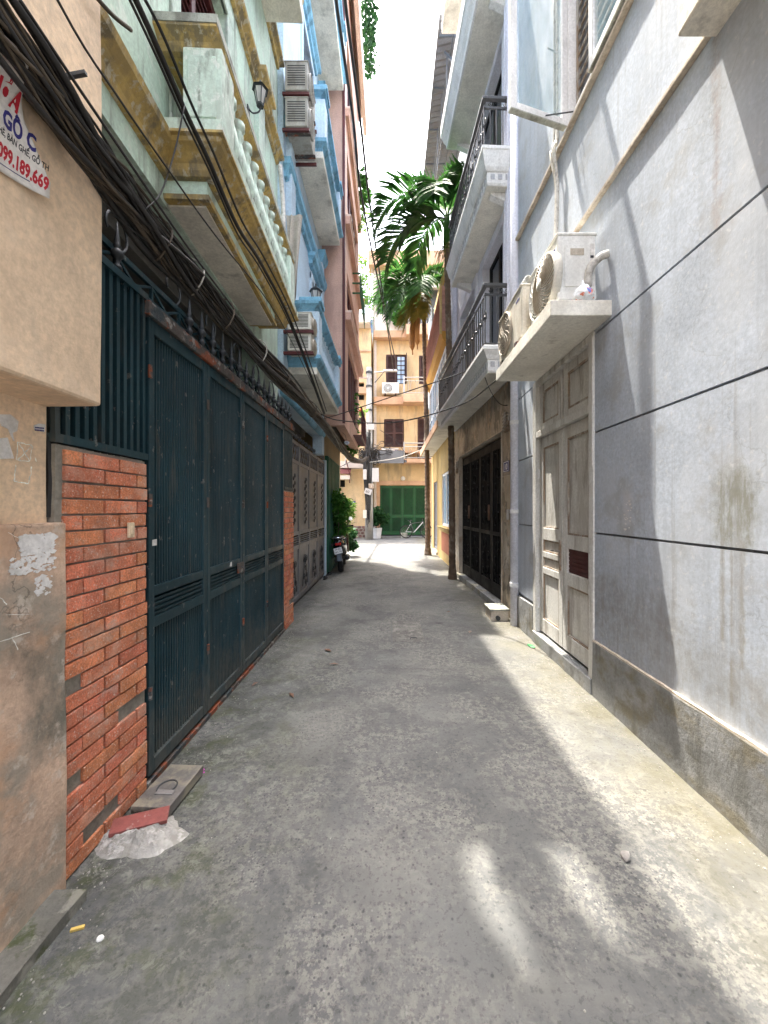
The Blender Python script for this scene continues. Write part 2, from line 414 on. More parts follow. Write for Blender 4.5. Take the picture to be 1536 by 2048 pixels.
mat('grey_wall', (.40,.445,.515), patches=[((.47,.50,.54),(1.3,1.3,.7),.46,.7,.6), ((.33,.36,.405),(7,7,.35),.52,.78,.6), ((.25,.245,.235),(13,13,.25),.62,.76,.4), ((.31,.30,.285),(2.4,2.4,2.4),.56,.72,.45), ((.56,.57,.58),(26,26,26),.66,.72,.5)], var=.1, vs=2.2, bump=.22, bs=7, rough=.8, crack=((.24,.25,.26),1.0,.4),
    box=[((.21,.21,.17),(None,None,1.74,1.95,1.33,1.68),.035,.85), ((.27,.26,.23),(None,None,1.79,1.815,.75,1.36),.008,.7), ((.27,.26,.23),(None,None,1.85,1.865,.55,1.36),.006,.7), ((.27,.26,.23),(None,None,1.90,1.92,.85,1.36),.006,.7),
         ((.55,.55,.56),(None,None,2.62,2.72,1.38,1.62),.02,.5), ((.28,.21,.17),(None,None,1.93,1.96,2.9,3.9),.02,.6), ((.26,.25,.22),(None,None,1.3,3.1,.44,.80),.22,.55), ((.20,.19,.17),(None,None,2.2,3.1,.7,1.0),.12,.35)])
mat('plinth', (.23,.235,.235), patches=[((.34,.34,.33),(3,3,3),.5,.7,.6), ((.17,.15,.10),(3,3,5),.5,.7,.8), ((.12,.12,.11),(6,6,2),.56,.74,.7)], var=.2, bump=.55, bs=35)
mat('ledge_line', (.50,.44,.36), patches=[((.28,.22,.16),(8,8,3),.5,.7,.7)], var=.2, bump=.4)
mat('groove', (.26,.275,.29), var=.25, bump=.4)
mat('door_paint', (.64,.635,.605), rough=.65, patches=[((.40,.38,.34),(6,6,1.2),.46,.70,.7), ((.24,.21,.17),(9,9,1.5),.58,.74,.65), ((.66,.655,.63),(4,4,1),.55,.72,.5)], var=.12, bump=.25, bs=50)
mat('door_edge', (.30,.23,.17), patches=[((.5,.48,.44),(9,9,3),.5,.6,.7)], var=.3)
mat('stone_tile', (.20,.165,.125), rough=.4, patches=[((.33,.28,.21),(3,3,2),.46,.64,.8), ((.07,.055,.04),(5,5,3),.54,.62,.85), ((.34,.19,.09),(6,6,3),.60,.68,.7), ((.42,.37,.29),(12,12,6),.62,.68,.6)], var=.25, bump=.1, rnd=.10, spec=.5)
mat('ac_beige', (.62,.59,.52), rough=.55, patches=[((.40,.34,.25),(4,4,1),.55,.8,.6)], var=.06, bump=.03, spec=.4)
mat('ac_dusty', (.40,.385,.35), rough=.7, patches=[((.24,.22,.18),(5,5,2),.5,.7,.7)], var=.15, bump=.08)
mat('dull_ochre', (.27,.20,.11), patches=[((.16,.12,.07),(2,2,1),.5,.7,.6)], var=.2, bump=.3)
mat('ac_white', (.74,.74,.71), rough=.5, patches=[((.5,.49,.45),(4,4,1),.58,.8,.5)], var=.05, bump=.03, spec=.4)
mat('ac_grille', (.42,.37,.30), rough=.6, var=.15, bump=.05)
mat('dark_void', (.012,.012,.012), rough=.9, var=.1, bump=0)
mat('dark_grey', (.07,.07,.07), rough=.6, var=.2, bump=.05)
mat('interior', (.24,.23,.21), var=.15, patches=[((.15,.14,.12),(1,1,1),.5,.7,.6)])
mat('cable_black', (.022,.020,.019), rough=.5, var=.35, vs=2, bump=.02, spec=.4)
mat('cable_dusty', (.075,.058,.042), rough=.85, var=.45, vs=3, bump=.1)
mat('cable_pale', (.33,.31,.27), rough=.6, var=.2)
mat('pole_concrete', (.30,.285,.255), patches=[((.16,.15,.13),(6,6,1),.52,.75,.7)], var=.2, bump=.4)
mat('tin_sheet', (.20,.21,.24), rough=.5, metal=.3, var=.15, patches=[((.20,.18,.17),(3,3,1),.55,.8,.5)], bump=.05)
mat('green_metal', (.006,.075,.022), rough=.55, var=.2, bump=.05, spec=.5)
mat('green_sheet', (.012,.085,.05), rough=.5, var=.3, patches=[((.05,.10,.07),(4,4,1),.55,.8,.5)], bump=.1)
mat('brown_metal', (.13,.07,.045), rough=.5, var=.2, bump=.08)
mat('bark_palm', (.13,.085,.055), rough=.85, var=.3, vs=5, patches=[((.30,.26,.20),(6,6,3),.55,.7,.5)], bump=.5)
mat('bark', (.11,.08,.055), var=.3, bump=.5)
mat('dry_frond', (.33,.165,.05), rough=.8, var=.3, bump=.1)
mat('paper', (.70,.68,.66), rough=.8, var=.1, patches=[((.48,.46,.42),(9,9,9),.5,.7,.6)], bump=.2, bs=40)
mat('poster_white', (.66,.62,.58), rough=.5, var=.07, bump=.05)
mat('print_red', (.42,.012,.025), rough=.55, var=.08, bump=0)
mat('print_blue', (.03,.025,.16), rough=.55, var=.08, bump=0)
mat('print_black', (.02,.02,.025), rough=.6, var=.08, bump=0)
mat('print_white', (.8,.8,.8), rough=.5, var=.03, bump=0)
mat('chalk', (.78,.77,.70), rough=.95, var=.15, fine=.3, bump=0)
mat('plastic_ivory', (.66,.52,.36), rough=.4, var=.05, bump=0)
mat('plastic_white', (.48,.48,.48), rough=.4, var=.05, bump=.02)
mat('plastic_black', (.015,.015,.017), rough=.3, var=.1, bump=0, spec=.5)
mat('gloss_black', (.012,.011,.013), rough=.15, var=.1, bump=0, spec=.6)
mat('gloss_brown', (.05,.022,.015), rough=.18, var=.1, bump=0, spec=.6)
mat('rubber', (.016,.016,.016), rough=.85, var=.2, bump=.2)
mat('chrome', (.6,.6,.6), rough=.15, metal=1, var=.05, bump=0)
mat('fender_grey', (.10,.12,.15), rough=.4, var=.1, bump=0)
mat('red_lamp', (.45,.01,.01), rough=.2, var=.05, bump=0)
mat('number_blue', (.02,.025,.16), rough=.35, var=.08, bump=0)
mat('tile_red', (.22,.065,.055), rough=.5, var=.12, vs=8, patches=[((.4,.35,.32),(14,14,14),.62,.72,.6)], bump=.1)
mat('box_metal', (.14,.13,.12), rough=.5, metal=.2, var=.25, patches=[((.30,.27,.20),(7,7,7),.48,.66,.8)], bump=.2)
mat('purple_petal', (.38,.03,.30), rough=.6, var=.2, bump=0)
mat('wrapper_green', (.10,.42,.14), rough=.35, var=.4, vs=40, bump=.1)
mat('litter_white', (.72,.71,.68), rough=.7, var=.1)
mat('litter_yellow', (.62,.44,.12), rough=.7, var=.1)
mat('stone', (.20,.19,.18), var=.25, bump=.5)
mat('clay_pot', (.34,.13,.07), var=.2, bump=.2)
mat('pot_white', (.5,.49,.47), var=.1, patches=[((.4,.38,.34),(6,6,3),.55,.75,.5)])
mat('crazy_stone', (.13,.07,.06), rough=.6, rnd=.5, hue=.01, var=.3, vs=6, bump=.4)
mat('tarp', (.42,.46,.50), rough=.5, var=.15, bump=.2)
mat('cloth', (.42,.38,.33), rough=.9, var=.2, bump=.3)
mat('hose', (.52,.50,.46), rough=.6, var=.15, patches=[((.25,.23,.2),(20,20,20),.5,.7,.7)], bump=.3)
mat('sky_blue_sheet', (.12,.30,.62), rough=.5, var=.1)
mat('rail_chrome', (.38,.36,.33), rough=.35, metal=.7, var=.1, bump=0)
mat('orange_soffit', (.52,.27,.055), var=.12)
mat('lamp_glass', (.68,.66,.62), rough=.25, var=.06, bump=0)
mat('bag_plastic', (.78,.80,.82), rough=.25, var=.08, vs=8, bump=.3, bs=25, patches=[((.70,.16,.06),(9,9,9),.60,.63,.9), ((.08,.20,.60),(11,11,11),.63,.66,.9)])
mat('shelf_concrete', (.76,.74,.67), patches=[((.58,.55,.48),(3,3,3),.5,.75,.5),((.3,.27,.22),(9,9,4),.64,.78,.4)], var=.12, bump=.3)
mat('pale_mortar', (.32,.31,.285), patches=[((.24,.23,.20),(9,9,9),.48,.62,.7),((.55,.53,.5),(14,14,14),.55,.65,.6)], var=.2, bump=.8, bs=50)
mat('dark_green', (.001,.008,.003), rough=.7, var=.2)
mat('moss', (.05,.075,.02), var=.4, vs=12, bump=.8)
glassmat('dirty_glass', (.30,.44,.50), rough=.06, alpha=.24)
glassmat('dark_glass', (.02,.03,.04), rough=.05, alpha=1)
glassmat('lantern_glass', (.60,.58,.54), rough=.3, alpha=.6)
glassmat('blue_glass', (.30,.42,.55), rough=.08, alpha=1)
leafmat('palm_leaf', (.016,.060,.014), (.050,.145,.026), trans=.42, rough=.55)
leafmat('palm_leaf_bright', (.075,.20,.022), (.14,.30,.04), trans=.55)
leafmat('palm_yellow', (.17,.15,.03), (.28,.21,.045), trans=.4)
leafmat('leaf_green', (.035,.12,.022), (.075,.21,.035), trans=.4)
leafmat('leaf_dark', (.014,.05,.018), (.035,.10,.03), trans=.3)
leafmat('leaf_light', (.12,.26,.04), (.22,.36,.08), trans=.5)

def ground_material():
    m = bpy.data.materials.new('alley_concrete'); m.use_nodes = True
    nt = m.node_tree; N, L = nt.nodes, nt.links; p = N['Principled BSDF']
    tc = N.new('ShaderNodeTexCoord'); co = tc.outputs['Object']
    def nz(scale, detail=6, r=.62, sc=None, dist=0):
        v = co
        if sc: mp = N.new('ShaderNodeMapping'); mp.inputs['Scale'].default_value = sc; L.new(co, mp.inputs[0]); v = mp.outputs[0]
        n = N.new('ShaderNodeTexNoise'); n.inputs['Scale'].default_value = scale; n.inputs['Detail'].default_value = detail; n.inputs['Roughness'].default_value = r; n.inputs['Distortion'].default_value = dist
        L.new(v, n.inputs['Vector']); return n.outputs['Fac']
    def vor(scale, feat='F1'):
        n = N.new('ShaderNodeTexVoronoi'); n.feature = feat; n.inputs['Scale'].default_value = scale; L.new(co, n.inputs['Vector']); return n
    def rng(src, a, b, c, d):
        r = N.new('ShaderNodeMapRange'); r.inputs[1].default_value = a; r.inputs[2].default_value = b; r.inputs[3].default_value = c; r.inputs[4].default_value = d
        L.new(src, r.inputs[0]); return r.outputs[0]
    def op(o, a, b):
        n = N.new('ShaderNodeMath'); n.operation = o
        for i, x in enumerate((a, b)):
            if isinstance(x, (int, float)): n.inputs[i].default_value = x
            else: L.new(x, n.inputs[i])
        return n.outputs[0]
    def mix(c, c2, fac):
        x = N.new('ShaderNodeMix'); x.data_type = 'RGBA'; L.new(fac, x.inputs[0])
        for i, q in ((6, c), (7, c2)):
            if isinstance(q, tuple): x.inputs[i].default_value = (*q, 1)
            else: L.new(q, x.inputs[i])
        return x.outputs[2]
    c = mix((.104,.108,.108), (.160,.163,.160), rng(nz(1.0, 8, .66), .40, .60, 0, 1))
    c = mix(c, (.084,.087,.089), rng(nz(2.6, 7, .7, dist=.6), .50, .62, 0, .5))
    # worn cement skin: pale flakes between exposed aggregate
    zone = rng(nz(1.5, 6, .66, dist=.4), .44, .56, .05, 1)
    skin = rng(nz(24, 7, .78), .475, .545, 0, 1)
    c = mix(c, (.275,.265,.240), op('MULTIPLY', op('MULTIPLY', skin, zone), .66))
    c = mix(c, (.225,.222,.205), rng(nz(.75, 6, .6, dist=.8), .50, .60, 0, .45))
    c = mix(c, (.23,.226,.212), rng(nz(7.5, 8, .75, dist=.7), .53, .62, 0, .55))
    c = mix(c, (.047,.047,.049), op('MULTIPLY', rng(nz(42, 5, .75), .545, .60, 0, 1), .42))
    v = vor(75)
    sep = N.new('ShaderNodeSeparateColor'); L.new(v.outputs['Color'], sep.inputs[0])
    peb = op('MULTIPLY', rng(v.outputs['Distance'], .26, .40, 1, 0), rng(sep.outputs[0], .60, .62, 0, 1))
    pebc = mix((.045,.047,.055), (.27,.265,.25), rng(sep.outputs[1], .35, .75, 0, 1))
    c = mix(c, pebc, op('MULTIPLY', peb, op('MULTIPLY', zone, .75)))
    v2 = vor(30)
    sep2 = N.new('ShaderNodeSeparateColor'); L.new(v2.outputs['Color'], sep2.inputs[0])
    pit = op('MULTIPLY', rng(v2.outputs['Distance'], .12, .22, 1, 0), rng(sep2.outputs[0], .80, .82, 0, 1))
    c = mix(c, (.038,.040,.046), op('MULTIPLY', pit, .6))
    # cracks
    wv = N.new('ShaderNodeVectorMath'); wv.operation = 'ADD'; wn = N.new('ShaderNodeTexNoise'); wn.inputs['Scale'].default_value = 1.4; wn.inputs['Detail'].default_value = 6; L.new(co, wn.inputs['Vector'])
    L.new(co, wv.inputs[0]); L.new(wn.outputs['Color'], wv.inputs[1])
    ve = N.new('ShaderNodeTexVoronoi'); ve.feature = 'DISTANCE_TO_EDGE'; ve.inputs['Scale'].default_value = .38; L.new(wv.outputs[0], ve.inputs['Vector'])
    crack = rng(ve.outputs['Distance'], .0, .0045, 1, 0)
    c = mix(c, (.06,.058,.052), op('MULTIPLY', op('MULTIPLY', crack, rng(nz(.6, 3), .5, .56, 0, 1)), .4))
    # moss and silt from both wall feet; the right side is tinted sunlit yellow
    sx = N.new('ShaderNodeSeparateXYZ'); L.new(co, sx.inputs[0])
    edgeL = rng(sx.outputs[0], -1.3, -.25, 1, 0)
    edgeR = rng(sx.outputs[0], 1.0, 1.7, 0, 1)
    near = rng(sx.outputs[1], 1.0, 6.5, 1, .25)
    mossL = op('MULTIPLY', op('MULTIPLY', edgeL, near), rng(nz(2.6, 8, .72, dist=.5), .44, .56, .1, 1))
    c = mix(c, (.052,.060,.036), op('MULTIPLY', mossL, .85))
    c = mix(c, (.085,.105,.030), op('MULTIPLY', op('MULTIPLY', edgeL, near), rng(nz(5.1, 7, .7), .53, .60, 0, .5)))
    c = mix(c, (.33,.33,.285), op('MULTIPLY', op('MULTIPLY', rng(sx.outputs[0], -1.4, -.3, 1, 0), near), op('MULTIPLY', rng(nz(19, 8, .8, dist=.8), .505, .555, 0, .8), rng(nz(3.1, 5), .44, .56, 0, 1))))
    sunlit_silt = op('MULTIPLY', edgeR, rng(nz(2.2, 7, .7), .38, .58, .25, 1))
    c = mix(c, (.20,.18,.115), op('MULTIPLY', sunlit_silt, .6))
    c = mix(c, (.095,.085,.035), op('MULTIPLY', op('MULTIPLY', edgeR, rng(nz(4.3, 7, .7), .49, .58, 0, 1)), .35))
    for yy in (3.62, 7.4, 11.2):
        q = op('ABSOLUTE', op('SUBTRACT', op('ADD', sx.outputs[1], rng(nz(5, 4), .3, .7, -.012, .012)), yy), 0)
        c = mix(c, (.045,.044,.04), op('MULTIPLY', rng(q, .002, .006, 1, 0), rng(nz(2.3, 4), .42, .56, .1, .6)))
    # round oil drips
    v3 = vor(1.15); s3 = N.new('ShaderNodeSeparateColor'); L.new(v3.outputs['Color'], s3.inputs[0])
    drip = op('MULTIPLY', rng(op('ADD', v3.outputs['Distance'], rng(nz(20, 4), .3, .7, -.03, .03)), .035, .075, 1, 0), rng(s3.outputs[0], .62, .63, 0, 1))
    c = mix(c, (.05,.05,.05), op('MULTIPLY', drip, .65))
    dk = N.new('ShaderNodeVectorMath'); dk.operation = 'SCALE'; dk.inputs['Scale'].default_value = .74; L.new(c, dk.inputs[0]); c = dk.outputs[0]
    L.new(c, p.inputs['Base Color'])
    L.new(rng(nz(6, 5), .3, .7, .72, .95), p.inputs['Roughness'])
    p.inputs['Specular IOR Level'].default_value = .3
    h = op('ADD', op('MULTIPLY', nz(60, 6, .75), .6), op('SUBTRACT', op('MULTIPLY', nz(9, 5, .65), .9), op('ADD', op('MULTIPLY', crack, .25), op('MULTIPLY', pit, .3))))
    b = N.new('ShaderNodeBump'); b.inputs['Strength'].default_value = .7; b.inputs['Distance'].default_value = .012
    L.new(h, b.inputs['Height']); L.new(b.outputs[0], p.inputs['Normal'])
    return m
M_ = MATS
mat('kerb_stone', (.15,.145,.125), patches=[((.05,.065,.02),(6,6,6),.5,.62,.85), ((.27,.26,.22),(9,9,9),.54,.64,.7)], var=.3, bump=.9, bs=40)
# ---------------------------------------------------------------- the ground
mb = MB()
mb.add([(-300,-300,0),(300,-300,0),(300,300,0),(-300,300,0)], [(0,1,2,3)])
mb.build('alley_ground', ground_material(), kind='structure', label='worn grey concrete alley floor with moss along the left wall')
mb = MB().rough_box(-1.285, -1.17, -3.0, 1.47, -.05, .045, step=.06, amp=.012, freq=9)
mb.build('kerb', M_['kerb_stone'], kind='structure', label='low mossy cement kerb at the foot of the beige wall')
# ---------------------------------------------------------------- beige house, front left
beige = thing('beige_house', (-1.28,-2,0), 'beige plastered house at the left edge with an overhanging upper wall', 'house')
MB().rough_box(-5, -1.12, -6, 1.5, 1.9, 8.5, step=.16, amp=.008, freq=2.2).build('upper_wall', M_['beige_plaster'], beige, bevel=.012)
MB().rough_box(-5, -1.335, -6, 1.495, 1.44, 1.93, step=.12, amp=.005).build('lower_wall', M_['beige_plaster'], beige)
MB().rough_box(-5, -1.28, -6, 1.525, -.05, 1.45, step=.10, amp=.006, freq=4).build('base_wall', M_['beige_base'], beige, bevel=.01, label='stained and scratched lower wall with flaking pale patches')
def flakes(name, yc, zc, wy, wz, n, X, m, parent, seed, lab=None):
    rd = random.Random(seed); mb = MB()
    for i in range(n):
        y, z = yc + rd.uniform(-wy,wy), zc + rd.uniform(-wz,wz); r = rd.uniform(.003,.011) if rd.random() < .8 else rd.uniform(.01,.018)
        k = rd.randint(4,7); pts = []
        for q in range(k):
            a = 2*math.pi*q/k + rd.uniform(-.3,.3); pts.append((y + r*math.cos(a)*rd.uniform(.6,1.4), z + r*.6*math.sin(a)*rd.uniform(.5,1.3)))
        mb.prism(pts, 'x', X, X + .0012 + .0008*rd.random())
    return mb.build(name, m, parent, label=lab)
flakes('flaking_paper', 1.395, 1.375, .065, .035, 330, -1.2785, M_['paper'], beige, 3, 'pale remains of a scraped-off notice')
flakes('flaking_paper', 1.38, 1.305, .085, .03, 150, -1.2785, M_['paper'], beige, 4)
flakes('flaking_paper', 1.42, 1.22, .035, .035, 46, -1.2785, M_['paper'], beige, 5)
def scrap(parent, pts, X, name='paper_scrap', m='paper'):
    mb = MB().prism([(onX(x, y, X).y, onX(x, y, X).z) for x, y in pts], 'x', X - .002, X + .0025)
    return mb.build(name, M_[m], parent)
scrap(beige, [(-30,828),(20,829),(36,843),(33,862),(24,866),(28,882),(22,872),(17,858),(4,852),(-4,838),(-30,834)], -1.332)
scrap(beige, [(-30,880),(14,875),(20,895),(27,917),(-30,919)], -1.332)
st = scrap(beige, [(68,851),(78,847),(90,849),(88,864),(69,860)], -1.331, 'sticker')
mb = MB()
for k, (a, b) in enumerate(((70,88),(70,88))):
    for q in range(6):
        p0 = onX(70.5 + q*3, 853.4 + k*5 + q*.3, -1.3275); p1 = onX(72.6 + q*3, 856.6 + k*5 + q*.3, -1.3275)
        mb.box(-1.3278, -1.3268, p0.y, p1.y, min(p0.z,p1.z), max(p0.z,p1.z))
mb.build('sticker_print', M_['print_blue'], st)
def chalk(parent, lines, X, w=.0022):
    rd = random.Random(11); mb = MB()
    for ln in lines:
        p = [onX(x, y, X) for x, y in ln]; q = []
        for a, b in zip(p, p[1:]):
            n = 7
            for i in range(n): q.append(a.lerp(b, i/n) + Vector((0, rd.gauss(0,.0012), rd.gauss(0,.0012))))
        q.append(p[-1])
        for a, b in zip(q, q[1:]):
            d = (b-a).normalized(); s = Vector((0,-d.z,d.y))*w*rd.uniform(.5,1.2)
            mb.add([a-s, a+s, b+s, b-s], [(0,1,2,3)])
    return mb.build('chalk_mark', M_['chalk'], parent)
chalk(beige, [[(35,884),(64,891),(60,923),(33,920),(35,884)], [(38,888),(59,922)], [(62,893),(36,919)]], -1.3265)
chalk(beige, [[(32,930),(28,962),(58,968),(63,933)], [(70,915),(73,923)]], -1.3265)
chalk(beige, [[(-20,1292),(0,1283),(60,1264)], [(24,1275),(36,1300)], [(0,1195),(14,1209)]], -1.2715, .0016)
chalk(beige, [[(17,1065),(60,1090)], [(10,1230),(60,1228)]], -1.2715, .0006)
MB().tube([(-1.34,1.505,1.47),(-1.335,1.51,1.62),(-1.34,1.507,1.78),(-1.37,1.52,1.86)], .012, 7).build('cable_stub', M_['cable_black'], beige)

# advertising sheet nailed to the beige wall
poster = thing('advertising_sheet', (-1.115,1.0,2.4), 'torn white advertising sheet with red and blue lettering hanging on the beige wall', 'poster')
def curl(y, z):
    return -1.108 + .018*max(0,(y-1.12)/.1)**2 + .006*math.sin(z*22) + (.10*max(0, (z-2.66)/.1)**2 if z > 2.66 else 0)*max(0,min(1,(y-.98)/.15))
def bottom(y): return 2.555 - .30*max(0, 1.17-y) if y > 0 else 0
mb = MB(); ny, nz_ = 22, 18; rows = []
for j in range(nz_+1):
    for i in range(ny+1):
        y = .80 + (1.232-.80)*i/ny
        zt = 2.80 - 1.3*max(0, y-1.09) - .3*max(0, y-1.0); zb = 2.455 + .22*max(0, y-1.05)**1.0
        z = zb + (zt-zb)*j/nz_
        rows.append((curl(y,z), y, z))
mb.add(rows, [(j*(ny+1)+i, j*(ny+1)+i+1, (j+1)*(ny+1)+i+1, (j+1)*(ny+1)+i) for j in range(nz_) for i in range(ny)])
o = mb.build('sheet', M_['poster_white'], poster, smooth=True)
sm = o.modifiers.new('thickness', 'SOLIDIFY'); sm.thickness = .0012; sm.offset = -1
def pw(c):
    y, z = c.x, c.y
    return Vector((y, z, curl(y, z) + .0018))
def ptext(body, y1, z, size, m, fx, slope=.0, bold=0.0):
    "right end of the line at y1"
    cu = bpy.data.curves.new('t', 'FONT'); cu.body = body; cu.size = size; t = bpy.data.objects.new('t', cu); COL.objects.link(t)
    bpy.context.view_layer.update(); wd = t.dimensions.x*fx; bpy.data.objects.remove(t)
    def wp(c): return pw(Vector((c.x + y1 - wd, c.y + z + slope*c.x, 0)))
    text('lettering', body, size, M_[m], poster, LEFT_WALL, font_scale_x=fx, warp=wp, extrude=0, bold=bold)
ptext('MUA HÒA', 1.130, 2.665, .068, 'print_red', .50, .02, .0032)
ptext('ĐỒ GỖ C', 1.186, 2.597, .068, 'print_blue', .56, .03, .0028)
ptext('GIƯỜNG, TỦ CHÈ, BÀN GHẾ, GỖ TH', 1.222, 2.566, .0255, 'print_black', .56, .04, .0007)
ptext('099.189.669', 1.226, 2.508, .056, 'print_red', .50, .06, .0024)
MB().tube([(curl(y,2.478+.24*max(0,y-1.05))+.002, y, 2.478+.22*max(0,y-1.05)) for y in [.82+.02*i for i in range(19)]], .0012, 4).build('border_line', M_['print_blue'], poster)

# ---------------------------------------------------------------- brick pillars
def brick_mesh(L_, H_, D_, name):
    mb = MB().box(0, D_, 0, L_, 0, H_)
    me = mb.mesh(name, M_['brick'])
    bm = bmesh.new(); bm.from_mesh(me)
    bmesh.ops.bevel(bm, geom=list(bm.edges), offset=.0022, segments=1, affect='EDGES')
    bm.to_mesh(me); bm.free(); return me
BL, BH, BJ = .222, .0585, .0085
BR = {}
def brick(parent, y0, y1, z, X, depth=.014, rd=random):
    L_ = round(y1-y0, 2)
    if L_ < .02: return
    if L_ not in BR: BR[L_] = brick_mesh(L_, BH, .03, 'brick')
    o = obj('brick', BR[L_], parent)
    o.matrix_parent_inverse = Matrix.Identity(4)
    P = parent.location
    o.location = (X - .03 + rd.uniform(-.002,.0025) - P.x, y0 - P.y + rd.uniform(-.0015,.0015), z - P.z + rd.uniform(-.001,.001))
    o.rotation_euler = (rd.uniform(-.006,.006), 0, rd.uniform(-.006,.006))
def pillar(loc, y0, y1, X, label, miss, seed, top=1.762):
    rd = random.Random(seed)
    p = thing('brick_pillar', loc, label, 'pillar', 'brick faced gate pillars')
    MB().rough_box(X-.30, X-.014, y0-.028, y1, -.02, top-.005, step=.07, amp=.003, freq=8).build('core', M_['mortar'], p)
    n = 26
    for r in range(n):
        z = top - .012 - (r+1)*(BH+BJ)
        cuts = [y0]
        first = [.095, .222][r % 2]
        y = y0 + first
        while y < y1 - .03: cuts.append(y); y += BL
        cuts.append(y1 + rd.choice([0,0,.008,-.006]))
        for i, (a, b) in enumerate(zip(cuts, cuts[1:])):
            if (r, i) in miss or z < -.03: continue
            brick(p, a + BJ/2, b - BJ/2, z, X, rd=rd)
    return p
P1 = pillar((-1.3,1.8,0), 1.535, 2.06, -1.30, 'orange brick pillar beside the beige house, with a doorbell on it', {(14,0),(18,2),(20,0),(24,1)}, 21)
P2 = pillar((-1.3,4.95,0), 4.75, 5.19, -1.30, 'narrower looking brick pillar between the dark gate and the grey gate', {(21,1)}, 22, top=1.745)
db = thing('doorbell_button', (-1.297,1.915,1.40), 'ivory doorbell push button on the near brick pillar', 'doorbell')
MB().box(-1.297,-1.285,1.895,1.937,1.36,1.435).build('housing', M_['plastic_ivory'], db, bevel=.003)
MB().box(-1.286,-1.279,1.905,1.927,1.375,1.415).build('rocker', M_['plastic_ivory'], db, bevel=.003)

# ---------------------------------------------------------------- dark folding gate
XG = -1.325
gate = thing('folding_gate', (XG,3.4,0), 'dark teal ribbed steel folding gate between two brick pillars', 'gate')
def ribbed(y0, y1, z0, z1, X, pitch=.0265, d=.011):
    n = max(2, int(round((y1-y0)/pitch))); p = (y1-y0)/n; prof = []
    for i in range(n):
        y = y0 + i*p
        prof += [(y, 0), (y+p*.42, 0), (y+p*.54, d), (y+p*.88, d)]
    prof.append((y1, 0)); vs = []; nz = 9
    for y, dx in prof:
        for j in range(nz+1):
            z = z0+(z1-z0)*j/nz; e = math.sin(math.pi*j/nz)*math.sin(math.pi*(y-y0)/(y1-y0))
            vs.append((X+dx+.010*e*noise.noise(Vector((y*2.1,z*2.3,7))), y, z))
    return MB().add(vs, [(i*(nz+1)+j, (i+1)*(nz+1)+j, (i+1)*(nz+1)+j+1, i*(nz+1)+j+1) for i in range(len(prof)-1) for j in range(nz)])
for i in range(4):
    y0 = 2.085 + .664*i; y1 = y0 + .656
    lf = MB()
    ang = (.012, -.012, .02, -.008)[i]
    lf.box(XG-.02, XG+.02, y0, y0+.048, .05, 2.545).box(XG-.02, XG+.02, y1-.048, y1, .05, 2.545)
    lf.box(XG-.0185, XG+.0185, y0+.048, y1-.048, .05, .125).box(XG-.0185, XG+.0185, y0+.048, y1-.048, 2.47, 2.545)
    lf.box(XG-.0185, XG+.0185, y0+.048, y1-.048, .845, .905).box(XG-.0185, XG+.0185, y0+.048, y1-.048, 1.02, 1.075)
    f = lf.build('leaf', M_['teal_metal'], gate, bevel=.004)
    for z0, z1 in ((.125,.845),(1.075,2.47)):
        r = ribbed(y0+.05, y1-.05, z0, z1, XG-.008).build('ribbed_panel', M_['teal_metal'], f, kind='stuff')
    for k in range(4):
        z = .914 + k*.027
        MB().prism([(XG-.012, z), (XG+.010, z-.004), (XG+.014, z+.010), (XG-.008, z+.016)], 'y', y0+.05, y1-.05).build('louvre', M_['teal_metal'], f)
    for z in (.5, 1.55, 2.25):
        MB().lathe([(.011,z-.035),(.011,z+.035)], (XG+.022,y0+.004,0), 8).build('hinge', M_['rusty_metal'], f)
MB().box(XG+.02, XG+.034, 3.28, 3.40, .955, 1.04).build('lock_plate', M_['rusty_metal'], gate, bevel=.003)
MB().tube(spline([(XG+.034,3.33,1.01),(XG+.06,3.33,.99),(XG+.06,3.33,.955),(XG+.034,3.33,.94)],4), .005, 6).build('padlock', M_['dark_iron'], gate)
scrap2 = MB().prism([(3.135,1.035),(3.175,1.03),(3.172,1.07),(3.15,1.068)], 'x', XG+.0186, XG+.0198).build('sticker', M_['paper'], gate)
MB().prism([(2.11,1.30),(2.15,1.30),(2.15,1.335),(2.11,1.333)], 'x', XG+.0202, XG+.0212).build('sticker', M_['paper'], gate)
MB().box(XG-.03, XG+.03, 2.06, 4.76, .0, .03).build('floor_track', M_['rusty_metal'], gate)
# header with spear-tipped truss, fixed frame
fr = thing('spiked_gate_header', (XG,3.2,2.5), 'rusty header bar with iron truss and spear tips above the dark gate', 'gate header')
MB().box(XG-.03, XG+.036, 2.06, 5.2, 2.55, 2.625).build('header_bar', M_['rusty_metal'], fr, bevel=.004)
MB().box(XG-.045, XG-.025, 1.50, 5.2, 2.765, 2.795).box(XG-.045, XG-.025, 1.50, 5.2, 2.663, 2.688).build('chord', M_['teal_metal'], fr)
for k in range(13):
    y = 1.62 + k*.285
    MB().bar((XG-.035,y,2.69),(XG-.035,y,2.765),.016,.016).bar((XG-.035,y,2.765),(XG-.035,y+.14,2.69),.010,.014).bar((XG-.035,y+.285,2.765),(XG-.035,y+.14,2.69),.010,.014).build('truss_bar', M_['teal_metal'], fr)
spm = MB().lathe([(.011,0),(.011,.03),(.021,.04),(.021,.055),(.012,.062),(.012,.085),(.026,.10),(.03,.115),(.022,.13),(.012,.14),(.02,.15),(.012,.16),(.014,.175),(.008,.22),(.001,.27)], (0,0,0), 8).mesh('spear_tip', M_['dark_iron'], True)
for k in range(21):
    y = 1.70 + k*.168
    if 1.9 < y < 2.4: continue
    o = obj('spear_tip', spm, fr); o.matrix_parent_inverse = Matrix.Identity(4); o.location = (0, y-3.2, 2.628-2.5)
